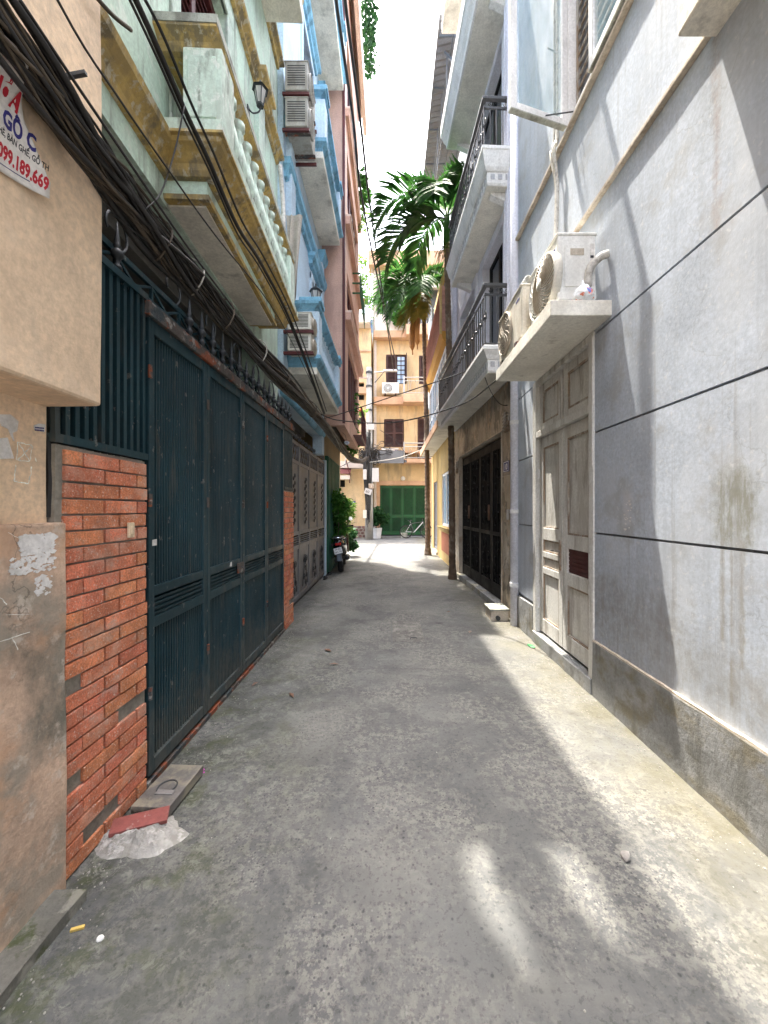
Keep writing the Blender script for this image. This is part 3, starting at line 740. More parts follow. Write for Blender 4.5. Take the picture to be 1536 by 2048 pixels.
for k in range(6):
    y = 1.9 + k*.5
    pts = [(XG-.035, y+.09*math.cos(a)*(1-a/9), 2.80+.09+.09*math.sin(a)*(1-a/9)) for a in [-.5*math.pi+.35*i for i in range(16)]]
    MB().tube(pts, .007, 5).build('scroll', M_['dark_iron'], fr)
# fence panel over the near pillar and the narrow one over the far pillar
def fence(name, y0, y1, z0, z1, label, n):
    f = thing(name, (XG,(y0+y1)/2,z0), label, 'fence', 'steel bar panels on the brick pillars')
    MB().box(XG-.02,XG+.02,y0,y1,z0,z0+.035).build('bottom_rail', M_['teal_metal'], f)
    MB().box(XG-.02,XG+.02,y0,y1,z1-.035,z1).build('top_rail', M_['teal_metal'], f)
    for k in range(n):
        y = y0 + .02 + (y1-y0-.04)*k/(n-1)
        MB().box(XG-.011,XG+.011,y-.011,y+.011,z0+.035,z1-.035).build('bar', M_['teal_metal'], f)
    return f
fence('bar_fence_panel', 1.50, 2.075, 1.765, 2.66, 'dark teal steel bars standing on the near brick pillar', 12)
fence('bar_fence_panel', 4.755, 5.19, 1.75, 2.545, 'dark steel bars standing on the far brick pillar', 9)
# dark back bars a hand's width behind the near bars
mb = MB()
for k in range(14): mb.box(XG-.20,XG-.185,1.48+k*.05,1.50+k*.05,1.77,2.5)
mb.build('inner_grille', M_['dark_iron'], kind='thing', label='second grille of thin bars just behind the near steel bars', cat='grille')

# ---------------------------------------------------------------- mint green house with yellow mouldings
XH = -1.40
mint = thing('mint_house', (XH,3.2,0), 'mint green house with yellow mouldings and a baluster balcony over the dark gate', 'house')
hole_door = (2.50,3.30,3.78,5.75)
MB().wall('x', XH-.2, XH, 1.5, 5.0, 3.35, 9.5, [hole_door]).build('wall', M_['mint_plaster'], mint)
MB().box(-6, XH-.45, 1.5, 5.0, 3.35, 9.5).build('body', M_['interior'], mint)
MB().box(-6, -4.2, 1.5, 5.0, -.05, 3.35).box(-4.2, XH-.2, 1.40, 1.5, -.05, 3.35).build('garage_wall', M_['interior'], mint)
MB().box(-4.2, XH-.02, 5.0, 5.12, 0, 9.5).build('party_wall', M_['mint_plaster'], mint)
MB().box(XH-.22, XH+.02, 4.74, 5.0, -.05, 3.35).build('column', M_['mint_plaster'], mint, bevel=.006)
for y in (2.3, 3.5):
    pts = [(XH-.9, y+.45*math.cos(a), 2.6+.35*math.sin(a)) for a in [math.pi*i/14 for i in range(15)]]
    MB().tube(pts, .03, 6).build('inner_arch', M_['dark_iron'], mint)
# balcony
bal = MB().cornice(XH, 1, .25, 2.33, 3.92, [(0,3.40),(.0,3.42),(.0,3.50)]).build('balcony', M_['mint_plaster'], mint)
MB().box(XH+.002, XH+.23, 2.365, 3.885, 3.362, 3.3745).build('soffit', M_['cream_soffit'], bal)
MB().cornice(XH, 1, .25, 2.33, 3.92, [(-.03,3.375),(.015,3.375),(.02,3.402),(-.03,3.402)]).build('soffit_moulding', M_['yellow_trim'], bal)
MB().cornice(XH, 1, .25, 2.33, 4.22, [(.0,3.495),(.03,3.50),(.045,3.525),(.05,3.56),(.085,3.60),(.125,3.625),(.135,3.645),(.155,3.65),(.155,3.665),(0,3.665)]).build('floor_moulding', M_['yellow_trim'], bal)
MB().cornice(XH, 1, .25, 2.33, 4.22, [(.0,3.664),(.145,3.666),(.15,3.73),(.13,3.742),(0,3.745)]).build('floor_slab', M_['mint_clean'], bal)
MB().cornice(XH, 1, .25, 2.31, 4.24, [(.02,4.205),(.04,4.21),(.055,4.23),(.06,4.25),(.085,4.27),(.10,4.28),(.11,4.285),(.11,4.30),(.02,4.30)]).build('rail_moulding', M_['yellow_trim'], bal)
MB().cornice(XH, 1, .25, 2.31, 4.24, [(.0,4.299),(.115,4.301),(.115,4.35),(.10,4.36),(0,4.362)]).build('rail_cap', M_['cap_concrete'], bal)
for y0, y1 in ((2.24,2.44),(4.08,4.30)):
    pd = MB().box(XH+.15, XH+.375, y0, y1, 3.742, 4.207).build('pedestal', M_['mint_clean'], bal, bevel=.006)
    MB().box(XH+.18, XH+.345, y0-.010, y0+.002, 3.79, 4.15).build('pedestal_panel', M_['mint_clean'], bal, bevel=.005)
balm = MB().lathe([(.045,0),(.045,.03),(.03,.035),(.03,.055),(.045,.07),(.058,.11),(.060,.15),(.05,.20),(.032,.26),(.027,.29),(.036,.31),(.036,.325),(.028,.335),(.03,.35),(.045,.36),(.045,.395)], (0,0,0), 12).mesh('baluster', M_['mint_clean'], True)
for k in range(10):
    o = obj('baluster', balm, bal); o.matrix_parent_inverse = Matrix.Identity(4); o.location = (XH+.31, 2.53+k*.163, 3.744); o.scale = (1.05,1.05,1.175)
# wall mouldings and the tall red balcony door
for z0, (a, b) in ((5.98,(1.5,4.05)), (7.22,(4.5,4.98))):
    MB().cornice(XH, 1, .0, a, b, [(0,z0),(.03,z0+.01),(.035,z0+.05),(.06,z0+.08),(.085,z0+.10),(.09,z0+.13),(0,z0+.135)]).build('wall_moulding', M_['yellow_trim'], mint)
MB().cornice(XH, 1, .06, 4.06, 4.30, [(0,5.93),(.03,5.95),(.035,6.0),(.06,6.04),(.085,6.06),(.09,6.10),(0,6.105)]).build('pilaster_capital', M_['yellow_trim'], mint)
MB().box(XH, XH+.05, 4.07, 4.29, 3.745, 5.93).build('pilaster', M_['mint_clean'], mint, bevel=.006)
MB().cornice(XH, 1, .0, 4.32, 4.96, [(0,5.95),(.03,5.97),(.035,6.02),(.06,6.05),(.085,6.07),(.09,6.10),(0,6.105)]).build('wall_moulding', M_['yellow_trim'], mint)
MB().cornice(XH, 1, .0, 1.5, 2.33, [(0,3.50),(.03,3.505),(.035,3.55),(.06,3.59),(.10,3.625),(.11,3.66),(0,3.665)]).build('wall_moulding', M_['yellow_trim'], mint)
dr = MB().box(XH-.14,XH-.09,2.50,2.57,3.78,5.75).box(XH-.14,XH-.09,3.23,3.30,3.78,5.75).box(XH-.14,XH-.09,2.57,3.23,5.68,5.75).box(XH-.14,XH-.09,2.87,2.93,3.78,5.68).build('balcony_door', M_['dark_red_wood'], mint, bevel=.004)
for a, b in ((2.57,2.87),(2.93,3.23)):
    for k in range(22):
        z = 4.0 + k*.076
        MB().prism([(XH-.135,z),(XH-.10,z-.028),(XH-.095,z-.02),(XH-.13,z+.008)], 'y', a, b).build('louvre', M_['dark_red_wood'], dr)
MB().box(XH-.13,XH-.10,2.57,3.23,3.78,3.98).build('kick_panel', M_['dark_red_wood'], dr)
MB().box(XH-.02,XH+.015,2.38,2.50,3.745,5.83).box(XH-.02,XH+.015,3.30,3.42,3.745,5.83).box(XH-.02,XH+.018,2.38,3.42,5.75,5.87).build('door_surround', M_['mint_clean'], mint, bevel=.005)
# second balcony above, only its underside shows
b2 = MB().box(XH, XH+.43, 2.3, 4.5, 7.2, 7.40).build('upper_balcony', M_['cream_soffit'], mint, bevel=.008)
MB().cornice(XH, 1, .32, 2.3, 4.46, [(0,7.39),(.05,7.401),(.07,7.46),(.10,7.50),(.11,7.56),(0,7.565)]).build('floor_moulding', M_['yellow_trim'], b2)
MB().cornice(XH, 1, .26, 2.3, 4.46, [(0,8.0),(.04,8.02),(.06,8.08),(.10,8.12),(0,8.125)]).build('rail_moulding', M_['yellow_trim'], b2)
for k in range(13):
    o = obj('baluster', balm, b2); o.location = (XH+.24, 2.40+k*.16, 7.565); o.scale = (1,1,1.1)
# unseen sheet screen and posts added to shade the alley; openings shape the sun patches
MB().wall('x', XH+.09, XH+.102, 1.2, 6.0, 9.62, 20.0, [(4.15,4.70,11.1,12.15),(4.84,5.42,13.85,14.7),(5.0,6.4,16.3,21),(5.05,6.4,9,13.9)]).build('shade_screen', M_['tin_sheet'], mint)
MB().box(XH-.2,XH+.10,1.2,5.05,9.5,9.615).build('parapet', M_['mint_plaster'], mint)
for y in (1.3, 2.6, 3.9): MB().box(XH+.03,XH+.088,y-.03,y+.03,9.62,17.4).build('shade_screen_post', M_['dark_iron'], mint)

mint.rotation_euler.z = .04      # this house stands a little askew
# ---------------------------------------------------------------- blue house
XB = -1.42
blue = thing('blue_house', (XB,6.5,0), 'pale blue house with deep blue cornices and three stacked balconies', 'house')
MB().wall('x', XB-.2, XB, 5.12, 8.0, 3.0, 13.5, [(6.9,7.5,4.0,5.6),(6.2,7.0,7.35,9.4)]).build('wall', M_['pale_blue'], blue)
MB().box(-6, XB-.35, 5.12, 8.0, 3.0, 13.5).build('body', M_['interior'], blue)
MB().box(-6, -4.2, 5.12, 8.6, -.05, 3.0).build('garage_wall', M_['interior'], blue)
MB().box(-6, XB+.42, 5.05, 8.02, 13.5, 13.66).build('roof_slab', M_['cream_soffit'], blue)
MB().cornice(XB, 1, .40, 5.1, 7.98, [(0,13.5),(.02,13.55),(.04,13.7),(0,13.72)]).build('roof_moulding', M_['blue_trim'], blue)
def blue_balcony(y0, y1, z, d, rail=.72):
    b = MB().box(XB, XB+d, y0, y1, z, z+.10).build('balcony', M_['cream_soffit'], blue, bevel=.006)
    MB().cornice(XB, 1, d-.06, y0+.06, y1-.06, [(.0,z+.09),(.05,z+.10),(.06,z+.15),(.09,z+.18),(.12,z+.20),(.125,z+.25),(0,z+.255)]).build('floor_moulding', M_['blue_trim'], b)
    MB().cornice(XB, 1, d-.08, y0+.06, y1-.06, [(-.08,z+.30+rail-.13),(.04,z+.30+rail-.12),(.05,z+.30+rail-.08),(.09,z+.30+rail-.05),(.12,z+.30+rail-.04),(.125,z+.30+rail),(-.08,z+.30+rail+.005)]).build('rail_moulding', M_['blue_trim'], b)
    for a, c in ((y0+.0,y0+.24),(y1-.24,y1)):
        p = MB().box(XB+d-.20, XB+d+.03, a, c, z+.255, z+.30+rail-.12).build('pedestal', M_['pale_blue'], b, bevel=.006)
        MB().box(XB+d-.16, XB+d-.01, a-.008, a+.002, z+.31, z+.12+rail).build('pedestal_panel', M_['pale_blue'], b)
        MB().box(XB+d-.24, XB+d+.07, a-.03, c+.03, z+.30+rail+.004, z+.30+rail+.07).build('cap', M_['blue_trim'], b, bevel=.01)
    n = int((y1-y0-.5)/.155)
    for k in range(n):
        o = obj('baluster', balm2, b); o.location = (XB+d-.08, y0+.33+k*(y1-y0-.62)/max(1,n-1), z+.254); o.scale = (1,1,(rail-.08)/.395)
balm2 = balm.copy(); balm2.materials.clear(); balm2.materials.append(M_['pale_blue'])
blue_balcony(5.35, 7.62, 3.38, .40, .70)
blue_balcony(5.85, 7.80, 6.85, .40, .72)
blue_balcony(5.3, 7.85, 10.05, .47, .72)
for y, z0, z1 in ((7.72,3.1,6.4),(7.72,7.3,9.7),(5.35,4.6,6.6)):
    p = MB().box(XB, XB+.08, y-.12, y+.12, z0, z1).build('pilaster', M_['pale_blue'], blue, bevel=.006)
    MB().cornice(XB, 1, .08, y-.12, y+.12, [(0,z1),(.03,z1+.04),(.06,z1+.12),(.07,z1+.2),(0,z1+.205)]).build('capital', M_['blue_trim'], p)
for (a, b, z0, z1) in ((6.9,7.5,4.0,5.6),(6.2,7.0,7.35,9.4)):
    MB().box(XB-.12,XB-.08,a,b,z0,z1).build('shutter', M_['dark_red_wood'], blue)
    MB().box(XB-.01,XB+.03,a-.1,a,z0-.05,z1+.1).box(XB-.01,XB+.03,b,b+.1,z0-.05,z1+.1).box(XB-.01,XB+.034,a-.1,b+.1,z1,z1+.12).build('window_surround', M_['pale_blue'], blue, bevel=.004)
    MB().cornice(XB, 1, .02, a-.15, b+.15, [(0,z1+.18),(.04,z1+.2),(.05,z1+.26),(.10,z1+.30),(.11,z1+.36),(0,z1+.365)]).build('window_hood', M_['blue_trim'], blue)
MB().cornice(XB, 1, .0, 5.2, 7.98, [(0,5.95),(.05,5.97),(.06,6.05),(.10,6.1),(.11,6.18),(0,6.19)]).build('band_moulding', M_['blue_trim'], blue)
MB().lathe([(.06,5.05),(.06,7.95)], (XB+.03,0,3.04), 10, 'y').build('canopy_pipe', M_['blue_trim'], blue, smooth=True)
MB().box(XB-.14, XB+.05, 7.75, 8.0, 2.62, 3.0).build('column', M_['pale_blue'], blue, bevel=.006)

# grey sheet-steel gate with scroll ornaments
XQ = -1.50
gg = thing('ornamental_grey_gate', (XQ,7.2,0), 'grey sheet steel double gate with cast scroll ornaments under the blue house', 'gate')
def swirl(mb, y, z, r, turn=1.6, sgn=1, X=XQ+.03, t=.006, a0=0):
    pts = []
    for i in range(14):
        a = a0 + sgn*turn*2*math.pi*i/13; k = r*(1-.72*i/13)
        pts.append((X, y + k*math.cos(a), z + k*math.sin(a)))
    mb.tube(pts, t, 4)
for i in range(4):
    y0 = 5.5 + .80*i; y1 = y0 + .79
    lf = MB().box(XQ-.02,XQ+.02,y0,y0+.05,.04,2.58).box(XQ-.02,XQ+.02,y1-.05,y1,.04,2.58)
    for z0, z1 in ((.04,.12),(.86,.93),(1.09,1.15),(2.22,2.28),(2.52,2.58)): lf.box(XQ-.018,XQ+.018,y0+.05,y1-.05,z0,z1)
    f = lf.build('leaf', M_['grey_gate'], gg, bevel=.004)
    MB().box(XQ-.008,XQ+.004,y0+.05,y1-.05,.12,.86).box(XQ-.008,XQ+.004,y0+.05,y1-.05,1.15,2.22).build('sheet', M_['grey_gate'], f)
    for k in range(4):
        z = .945 + k*.036
        MB().prism([(XQ-.01,z),(XQ+.012,z-.004),(XQ+.014,z+.008),(XQ-.008,z+.014)], 'y', y0+.05, y1-.05).build('louvre', M_['grey_gate'], f)
    for k in range(5):
        a = y0+.05+(.69)*k/5; b = a+.138
        MB().bar((XQ,a,2.285),(XQ,b,2.515),.012,.016).bar((XQ+.002,b,2.285),(XQ+.002,a,2.515),.012,.016).build('lattice_bar', M_['grey_gate'], f)
    mb = MB()
    for k in range(7):
        z = 1.28 + k*.115; swirl(mb, y0+.36, z, .042, 1.3, 1); swirl(mb, y0+.44, z+.05, .042, 1.3, -1, a0=math.pi)
    mb.build('scroll_column', M_['dark_iron'], f)
    mb = MB()
    for k, (dy, z) in enumerate(((.30,.36),(.50,.36),(.40,.5),(.32,.64),(.48,.64),(.40,.24))): swirl(mb, y0+dy, z, .07, 1.4, 1 if k%2 else -1, a0=k)
    mb.tube([(XQ+.02,y0+.2,.2),(XQ+.02,y0+.4,.72),(XQ+.02,y0+.6,.2)], .007, 5)
    mb.build('scroll_diamond', M_['dark_iron'], f)
tw = MB()
for k in range(26): swirl(tw, 5.55+k*.125, 2.66, .05, 1.1, 1 if k%2 else -1, X=XQ)
tw.build('top_scrolls', M_['grey_gate'], gg, kind='stuff')
MB().box(XQ-.05,XQ+.05,8.70,8.80,-.02,2.62).build('gate_post', M_['pale_blue'], gg, bevel=.005)

# ---------------------------------------------------------------- pink-brown house
XP = -.95
pink = thing('pink_house', (XP,10,0), 'tall pink brown house with jutting upper floors and long window bands', 'house')
wh = [(8.7,11.3,3.75,5.3),(8.5,11.4,6.0,6.75),(8.5,11.4,8.2,9.4),(8.5,11.4,10.2,12.0)]
MB().wall('x', XP-.2, XP, 8.02, 11.75, 3.26, 13.7, wh).build('front_wall', M_['pink_plaster'], pink)
MB().box(-6, XP-.2, 8.02, 8.2, 3.26, 13.7).build('end_wall', M_['pink_plaster'], pink)
MB().box(-6, XP-.2, 11.57, 11.75, 3.26, 13.7).build('far_wall', M_['pink_plaster'], pink)
MB().box(-6, XP-.55, 8.2, 11.57, 3.26, 13.7).build('body', M_['interior'], pink)
MB().box(-6, -.72, 7.98, 12.0, 13.7, 13.85).build('roof_slab', M_['pale_pink'], pink, bevel=.01)
MB().box(-.83, -.72, 7.98, 12.0, 13.15, 13.7).build('roof_fascia', M_['pale_pink'], pink)
MB().box(-6, -1.52, 8.82, 11.75, -.05, 3.26).build('ground_wall', M_['dull_ochre'], pink)
MB().box(-1.52, -1.44, 8.95, 11.0, 0, 2.75).build('green_shutter', M_['green_sheet'], pink, bevel=.004)
for k in range(9): MB().box(-1.443,-1.425,8.97+k*.225,9.0+k*.225,.02,2.73).build('shutter_rib', M_['green_sheet'], pink)
for (a, b, z0, z1) in wh:
    nW = 5
    for k in range(nW):
        y = a+(b-a)*k/nW; y2 = a+(b-a)*(k+1)/nW
        f = MB().box(XP-.12,XP-.06,y,y+.05,z0,z1).box(XP-.12,XP-.06,y2-.05,y2,z0,z1).box(XP-.12,XP-.06,y+.05,y2-.05,z0,z0+.06).box(XP-.12,XP-.06,y+.05,y2-.05,z1-.06,z1).build('window', M_['dark_red_wood'], pink)
        MB().box(XP-.10,XP-.09,y+.05,y2-.05,z0+.06,z1-.06).build('pane', M_['dark_glass'], f)
for z, e, y1 in ((5.55,.12,11.8),(7.6,.10,11.75),(9.9,.08,11.7)):
    MB().box(XP, XP+e, 8.2, y1, z, z+.16).build('ledge', M_['pink_plaster'], pink, bevel=.006)
    MB().box(XP, XP+e+.02, 8.2, y1+.02, z+.162, z+.20).build('ledge_edge', M_['pale_pink'], pink)
MB().box(XP-.04, XP+.012, 8.0, 8.06, 3.3, 13.6).build('drain_pipe', M_['dark_red_wood'], pink)
# slatted brown window cage low on the corner
cg = thing('slatted_awning', (XP,10.6,3.3), 'red brown slatted window cage jutting from the pink house', 'window cage')
for k in range(12):
    MB().box(XP+.002,XP+.22,9.9+k*.145,9.96+k*.145,3.40,3.425).build('slat', M_['dark_red_wood'], cg)
MB().box(XP+.2,XP+.23,9.85,11.62,3.36,3.42).box(XP+.2,XP+.23,9.85,11.62,4.1,4.14).build('rail', M_['dark_red_wood'], cg)
for k in range(13): MB().box(XP+.21,XP+.222,9.87+k*.145,9.882+k*.145,3.42,4.1).build('bar', M_['dark_red_wood'], cg)
# green railing box of the third floor balcony
rl = thing('green_balcony_railing', (XP,10.8,6.9), 'small dark green balcony railing on the pink house', 'railing')
for z in (6.95,7.2,7.45): MB().box(XP+.002,XP+.20,9.7,9.73,z,z+.03).box(XP+.18,XP+.2,9.73,11.6,z,z+.03).build('rail', M_['green_metal'], rl)
for k in range(13): MB().box(XP+.183,XP+.197,9.75+k*.15,9.765+k*.15,6.95,7.45).build('bar', M_['green_metal'], rl)
# oval white plate on the cable crossing
pl = thing('oval_number_plate', (-1.0,8.75,2.95), 'small white oval plate with a blue number hung beside the cables', 'plate')
mb = MB(); n0 = 0
mb.lathe([(.055,-.003),(.055,.003)], (0,0,0), 20, 'y'); mb.xf(Matrix.Translation((-.985,8.75,3.02)) @ Matrix.Diagonal((1.15,1,.72,1)))
mb.build('plate', M_['plastic_white'], pl)
text('number', '38', .05, M_['number_blue'], pl, Matrix.Translation((-1.012,8.745,3.003)) @ FRONT)
MB().tube([(-.985,8.755,3.05),(-1.02,8.76,3.2),(-1.1,8.8,3.27)], .004, 5).build('wire', M_['dark_iron'], pl)
# ---------------------------------------------------------------- grey house, right
XR = 1.65
grey = thing('grey_house', (XR,1,0), 'weathered grey blue plastered house along the right side of the alley', 'house')
DY0, DY1, DZ1 = 3.13, 4.38, 2.94
WH = (1.9,3.58,5.02,6.75)
MB().wall('x', XR+.02, XR+.30, -6, 4.96, 0, 9.0, [(DY0,DY1,-1,DZ1), WH]).build('backing_wall', M_['groove'], grey)
bands = [(.44,1.302),(1.318,2.112),(2.128,2.904),(2.920,3.925),(3.96,4.94),(4.98,9.0)]
def band(y0, y1, z0, z1):
    "hand-finished plaster field"
    ny, nz = max(1,int((y1-y0)/.10)), max(1,int((z1-z0)/.10)); mb = MB(); vs = []
    for j in range(nz+1):
        for i in range(ny+1):
            y, z = y0+(y1-y0)*i/ny, z0+(z1-z0)*j/nz
            e = 0 if i in (0,ny) or j in (0,nz) else 1
            vs.append((XR + e*.0035*noise.noise(Vector((3,y*2.3,z*2.3))), y, z))
    mb.add(vs, [(j*(ny+1)+i, j*(ny+1)+i+1, (j+1)*(ny+1)+i+1, (j+1)*(ny+1)+i) for j in range(nz) for i in range(ny)])
    mb.add([(XR,y0,z0),(XR,y1,z0),(XR+.025,y1,z0),(XR+.025,y0,z0)], [(0,1,2,3)])
    mb.add([(XR,y0,z1),(XR,y1,z1),(XR+.025,y1,z1),(XR+.025,y0,z1)], [(0,1,2,3)])
    mb.add([(XR,y0,z0),(XR,y0,z1),(XR+.025,y0,z1),(XR+.025,y0,z0)], [(0,1,2,3)])
    mb.add([(XR,y1,z0),(XR,y1,z1),(XR+.025,y1,z1),(XR+.025,y1,z0)], [(0,1,2,3)])
    return mb.build('plaster_field', M_['grey_wall'], grey, smooth=False)
for z0, z1 in bands:
    if z0 < 2.9 and z1 <= 2.95:
        band(-4, DY0-.02, z0, z1); band(DY1+.02, 4.96, z0, z1)
    elif z1 < 5.0: band(-4, 4.96, z0, z1)
    else:
        band(-4, WH[0], z0, z1); band(WH[1], 4.96, z0, z1); band(WH[0], WH[1], WH[3], z1)
        band(WH[0], WH[1], z0, WH[2])
MB().rough_box(XR-.022, XR+.1, -4, DY0-.03, -.02, .44, step=.09, amp=.006, freq=5).build('plinth', M_['plinth'], grey, bevel=.008)
MB().rough_box(XR-.018, XR+.1, DY1+.03, 4.96, -.02, .40, step=.09, amp=.006, freq=5).build('plinth', M_['plinth'], grey, bevel=.008)
for z, p in ((3.925,.032),(4.945,.042)):
    MB().rough_box(XR-p, XR+.03, 1.95 if z < 4 else -4, 4.96, z+.005, z+.036, step=.1, amp=.003, freq=6).build('string_course', M_['ledge_line'], grey, bevel=.006)
MB().rough_box(XR-.020, XR+.03, -4, DY0-.03, .436, .450, step=.05, amp=.005, freq=11).build('plinth_lip', M_['ledge_line'], grey)
MB().box(1.455, XR+.03, -4, 1.95, 3.89, 4.10).build('canopy_slab', M_['cream_soffit'], grey, bevel=.012)
MB().box(1.45, XR+.26, DY1+.58, 4.96, 0, 9).build('corner_strip', M_['grey_wall'], grey) if False else None
# the house goes on behind the wall (dark rooms)
MB().box(XR+1.5, XR+1.6, -6, 4.9, 0, 9.0).build('inner_wall', M_['interior'], grey)
MB().box(XR+.3, XR+1.5, -6, 4.9, 4.1, 4.2).box(XR+.3,XR+1.5,-6,4.9,6.9,7.0).build('inner_floor', M_['interior'], grey)
MB().box(XR+.32, XR+1.5, 4.86, 4.9, 0, 9.0).build('inner_end_wall', M_['interior'], grey)
# window grille and casements
gr = MB()
for k in range(15):
    z = 5.10 + k*.105
    gr.box(XR+.06, XR+.075, WH[0], WH[1], z, z+.014)
w1 = gr.build('window_grille', M_['door_edge'], grey)
for y in (2.15,2.5,2.85,3.2,3.5): MB().box(XR+.052,XR+.060,y-.012,y+.012,WH[2],WH[3]).build('grille_bar', M_['door_edge'], w1)
MB().box(XR-.01,XR+.1,WH[1]-.05,WH[1],WH[2],WH[3]).box(XR-.01,XR+.1,WH[0],WH[0]+.05,WH[2],WH[3]).box(XR-.01,XR+.1,WH[0]+.05,WH[1]-.05,WH[2],WH[2]+.05).build('window_frame', M_['white_paint'], grey, bevel=.005)
def casement(hinge, ang, width, name='casement'):
    "leaf of width along local +x from the hinge"
    e = MB(); t = .022; W = width; H0, H1 = WH[2]+.01, WH[3]-.02; s = .06
    e.box(0,s,-t,t,H0,H1).box(W-s,W,-t,t,H0,H1).box(s,W-s,-t,t,H0,H0+s).box(s,W-s,-t,t,H1-s,H1)
    M = Matrix.Translation((hinge[0],hinge[1],0)) @ Matrix.Rotation(ang, 4, 'Z')
    e.xf(M); o = e.build(name, M_['white_paint'], grey, bevel=.005)
    g = MB().box(s-.005,W-s+.005,-.004,.004,H0+s-.005,H1-s+.005).xf(M).build('pane', M_['dirty_glass'], o)
    MB().tube([M @ Vector((.05,-.03,H0+.75)), M @ Vector((.05,-.06,H0+.75)), M @ Vector((.16,-.06,H0+.76))], .007, 6).build('handle', M_['plastic_white'], o) if ang else None
    bt = MB().box(0.01,W,-t-.002,t+.002,H0-.012,H0-.001).xf(M).build('drip_rail', M_['cap_concrete'], o)
    return o
casement((XR-.02,3.56), math.radians(180+16.5), .60)
casement((XR-.03,2.60), math.radians(90), .50, 'casement')
casement((XR-.03,2.09), math.radians(90), .49, 'casement')
MB().tube([(XR-.01,3.44,5.06),(XR-.25,3.46,5.045)], .006, 5).build('stay_arm', M_['dark_iron'], grey)
# double door with transom
dw = MB()
XD = XR + .055
dw.box(XR-.012,XD+.06,DY0-.03,DY0+.05,.0,DZ1).box(XR-.012,XD+.06,DY1-.05,DY1+.03,.0,DZ1).box(XR-.008,XD+.06,DY0+.05,DY1-.05,2.30,2.37).box(XR-.008,XD+.06,DY0+.05,DY1-.05,2.88,DZ1)
dframe = dw.build('door_frame', M_['door_paint'], grey, bevel=.006)
MB().rough_box(XR-.03, XD+.06, DY0-.02, DY1+.02, -.02, .125, step=.08, amp=.005, freq=6).build('threshold', M_['plinth'], grey, bevel=.008)
ym = (DY0+DY1)/2
def leafdoor(y0, y1, rails, panels, holes=()):
    lf = MB(); s = .085
    lf.box(XD-.02,XD+.02,y0,y0+s,.15,2.295).box(XD-.02,XD+.02,y1-s,y1,.15,2.295)
    for z0, z1 in rails: lf.box(XD-.019,XD+.019,y0+s,y1-s,z0,z1)
    f = lf.build('door_leaf', M_['door_paint'], grey, bevel=.005)
    for z0, z1 in panels:
        MB().box(XD+.0,XD+.012,y0+s,y1-s,z0,z1).build('panel', M_['door_paint'], f)
        MB().box(XD-.014,XD-.002,y0+s,y0+s+.016,z0,z1).box(XD-.014,XD-.002,y1-s-.016,y1-s,z0,z1).box(XD-.014,XD-.002,y0+s+.016,y1-s-.016,z0,z0+.016).box(XD-.014,XD-.002,y0+s+.016,y1-s-.016,z1-.016,z1).build('bead', M_['door_edge'], f)
    return f
LR = leafdoor(DY0+.055, ym-.006, [(.15,.30),(.78,.90),(1.13,1.26),(2.18,2.295)], [(.30,.78),(1.26,2.18)])
LL = leafdoor(ym+.006, DY1-.055, [(.15,.30),(.80,.87),(.98,1.04),(1.17,1.30),(2.18,2.295)], [(.30,.80),(.87,.98),(1.04,1.17),(1.30,2.18)])
MB().box(XD+.005,XD+.015,DY0+.14,ym-.09,.90,1.13).build('hatch_back', M_['dark_red_wood'], LR)
for k in range(6): MB().box(XD+.0,XD+.006,DY0+.14,ym-.09,.91+k*.037,.935+k*.037).build('hatch_slat', M_['dark_red_wood'], LR)
MB().box(XD-.034,XD-.02,ym+.02,ym+.06,.90,1.20).build('lock_plate', M_['door_edge'], LL, bevel=.003)
MB().tube([(XD-.034,ym+.04,1.09),(XD-.075,ym+.04,1.09),(XD-.075,ym+.14,1.085)], .009, 7).build('handle', M_['rail_chrome'], LL)
for z in (.45,1.2,1.9): MB().lathe([(.013,z-.055),(.013,z+.055)], (XD-.03,DY0+.05,0), 8).build('hinge', M_['white_paint'], LR)
for z in (.45,1.9): MB().lathe([(.013,z-.055),(.013,z+.055)], (XD-.03,DY1-.05,0), 8).build('hinge', M_['white_paint'], LL)
for a, b in ((DY0+.05,ym-.02),(ym+.02,DY1-.05)):
    t = MB().box(XD-.02,XD+.02,a,a+.08,2.37,2.88).box(XD-.02,XD+.02,b-.08,b,2.37,2.88).box(XD-.019,XD+.019,a+.08,b-.08,2.37,2.45).box(XD-.019,XD+.019,a+.08,b-.08,2.80,2.88).build('transom', M_['door_paint'], grey, bevel=.005)
    MB().box(XD+.0,XD+.012,a+.08,b-.08,2.45,2.80).build('panel', M_['door_paint'], t)
    MB().box(XD-.016,XD-.004,a+.08,a+.10,2.45,2.80).box(XD-.016,XD-.004,b-.10,b-.08,2.45,2.80).box(XD-.016,XD-.004,a+.10,b-.10,2.45,2.47).box(XD-.016,XD-.004,a+.10,b-.10,2.78,2.80).build('bead', M_['door_edge'], t)
MB().box(XR-.016,XR-.010,DY1+.0,DY1+.022,1.0,2.9).build('sunlit_sliver', M_['litter_white'], dframe)  # pale strip standing in for the sunlit sliver along the jamb
MB().box(XR-.016,XR-.010,DY0-.026,DY0-.006,1.85,2.9).build('sunlit_sliver', M_['litter_white'], dframe)  # second pale strip, coloured like a sunlit frame edge
# air conditioner shelf
MB().rough_box(1.195, XR+.02, 2.86, 4.34, 2.945, 3.06, step=.06, amp=.004, freq=7).build('shelf', M_['shelf_concrete'], grey, bevel=.006, label='stained concrete shelf over the grey door')

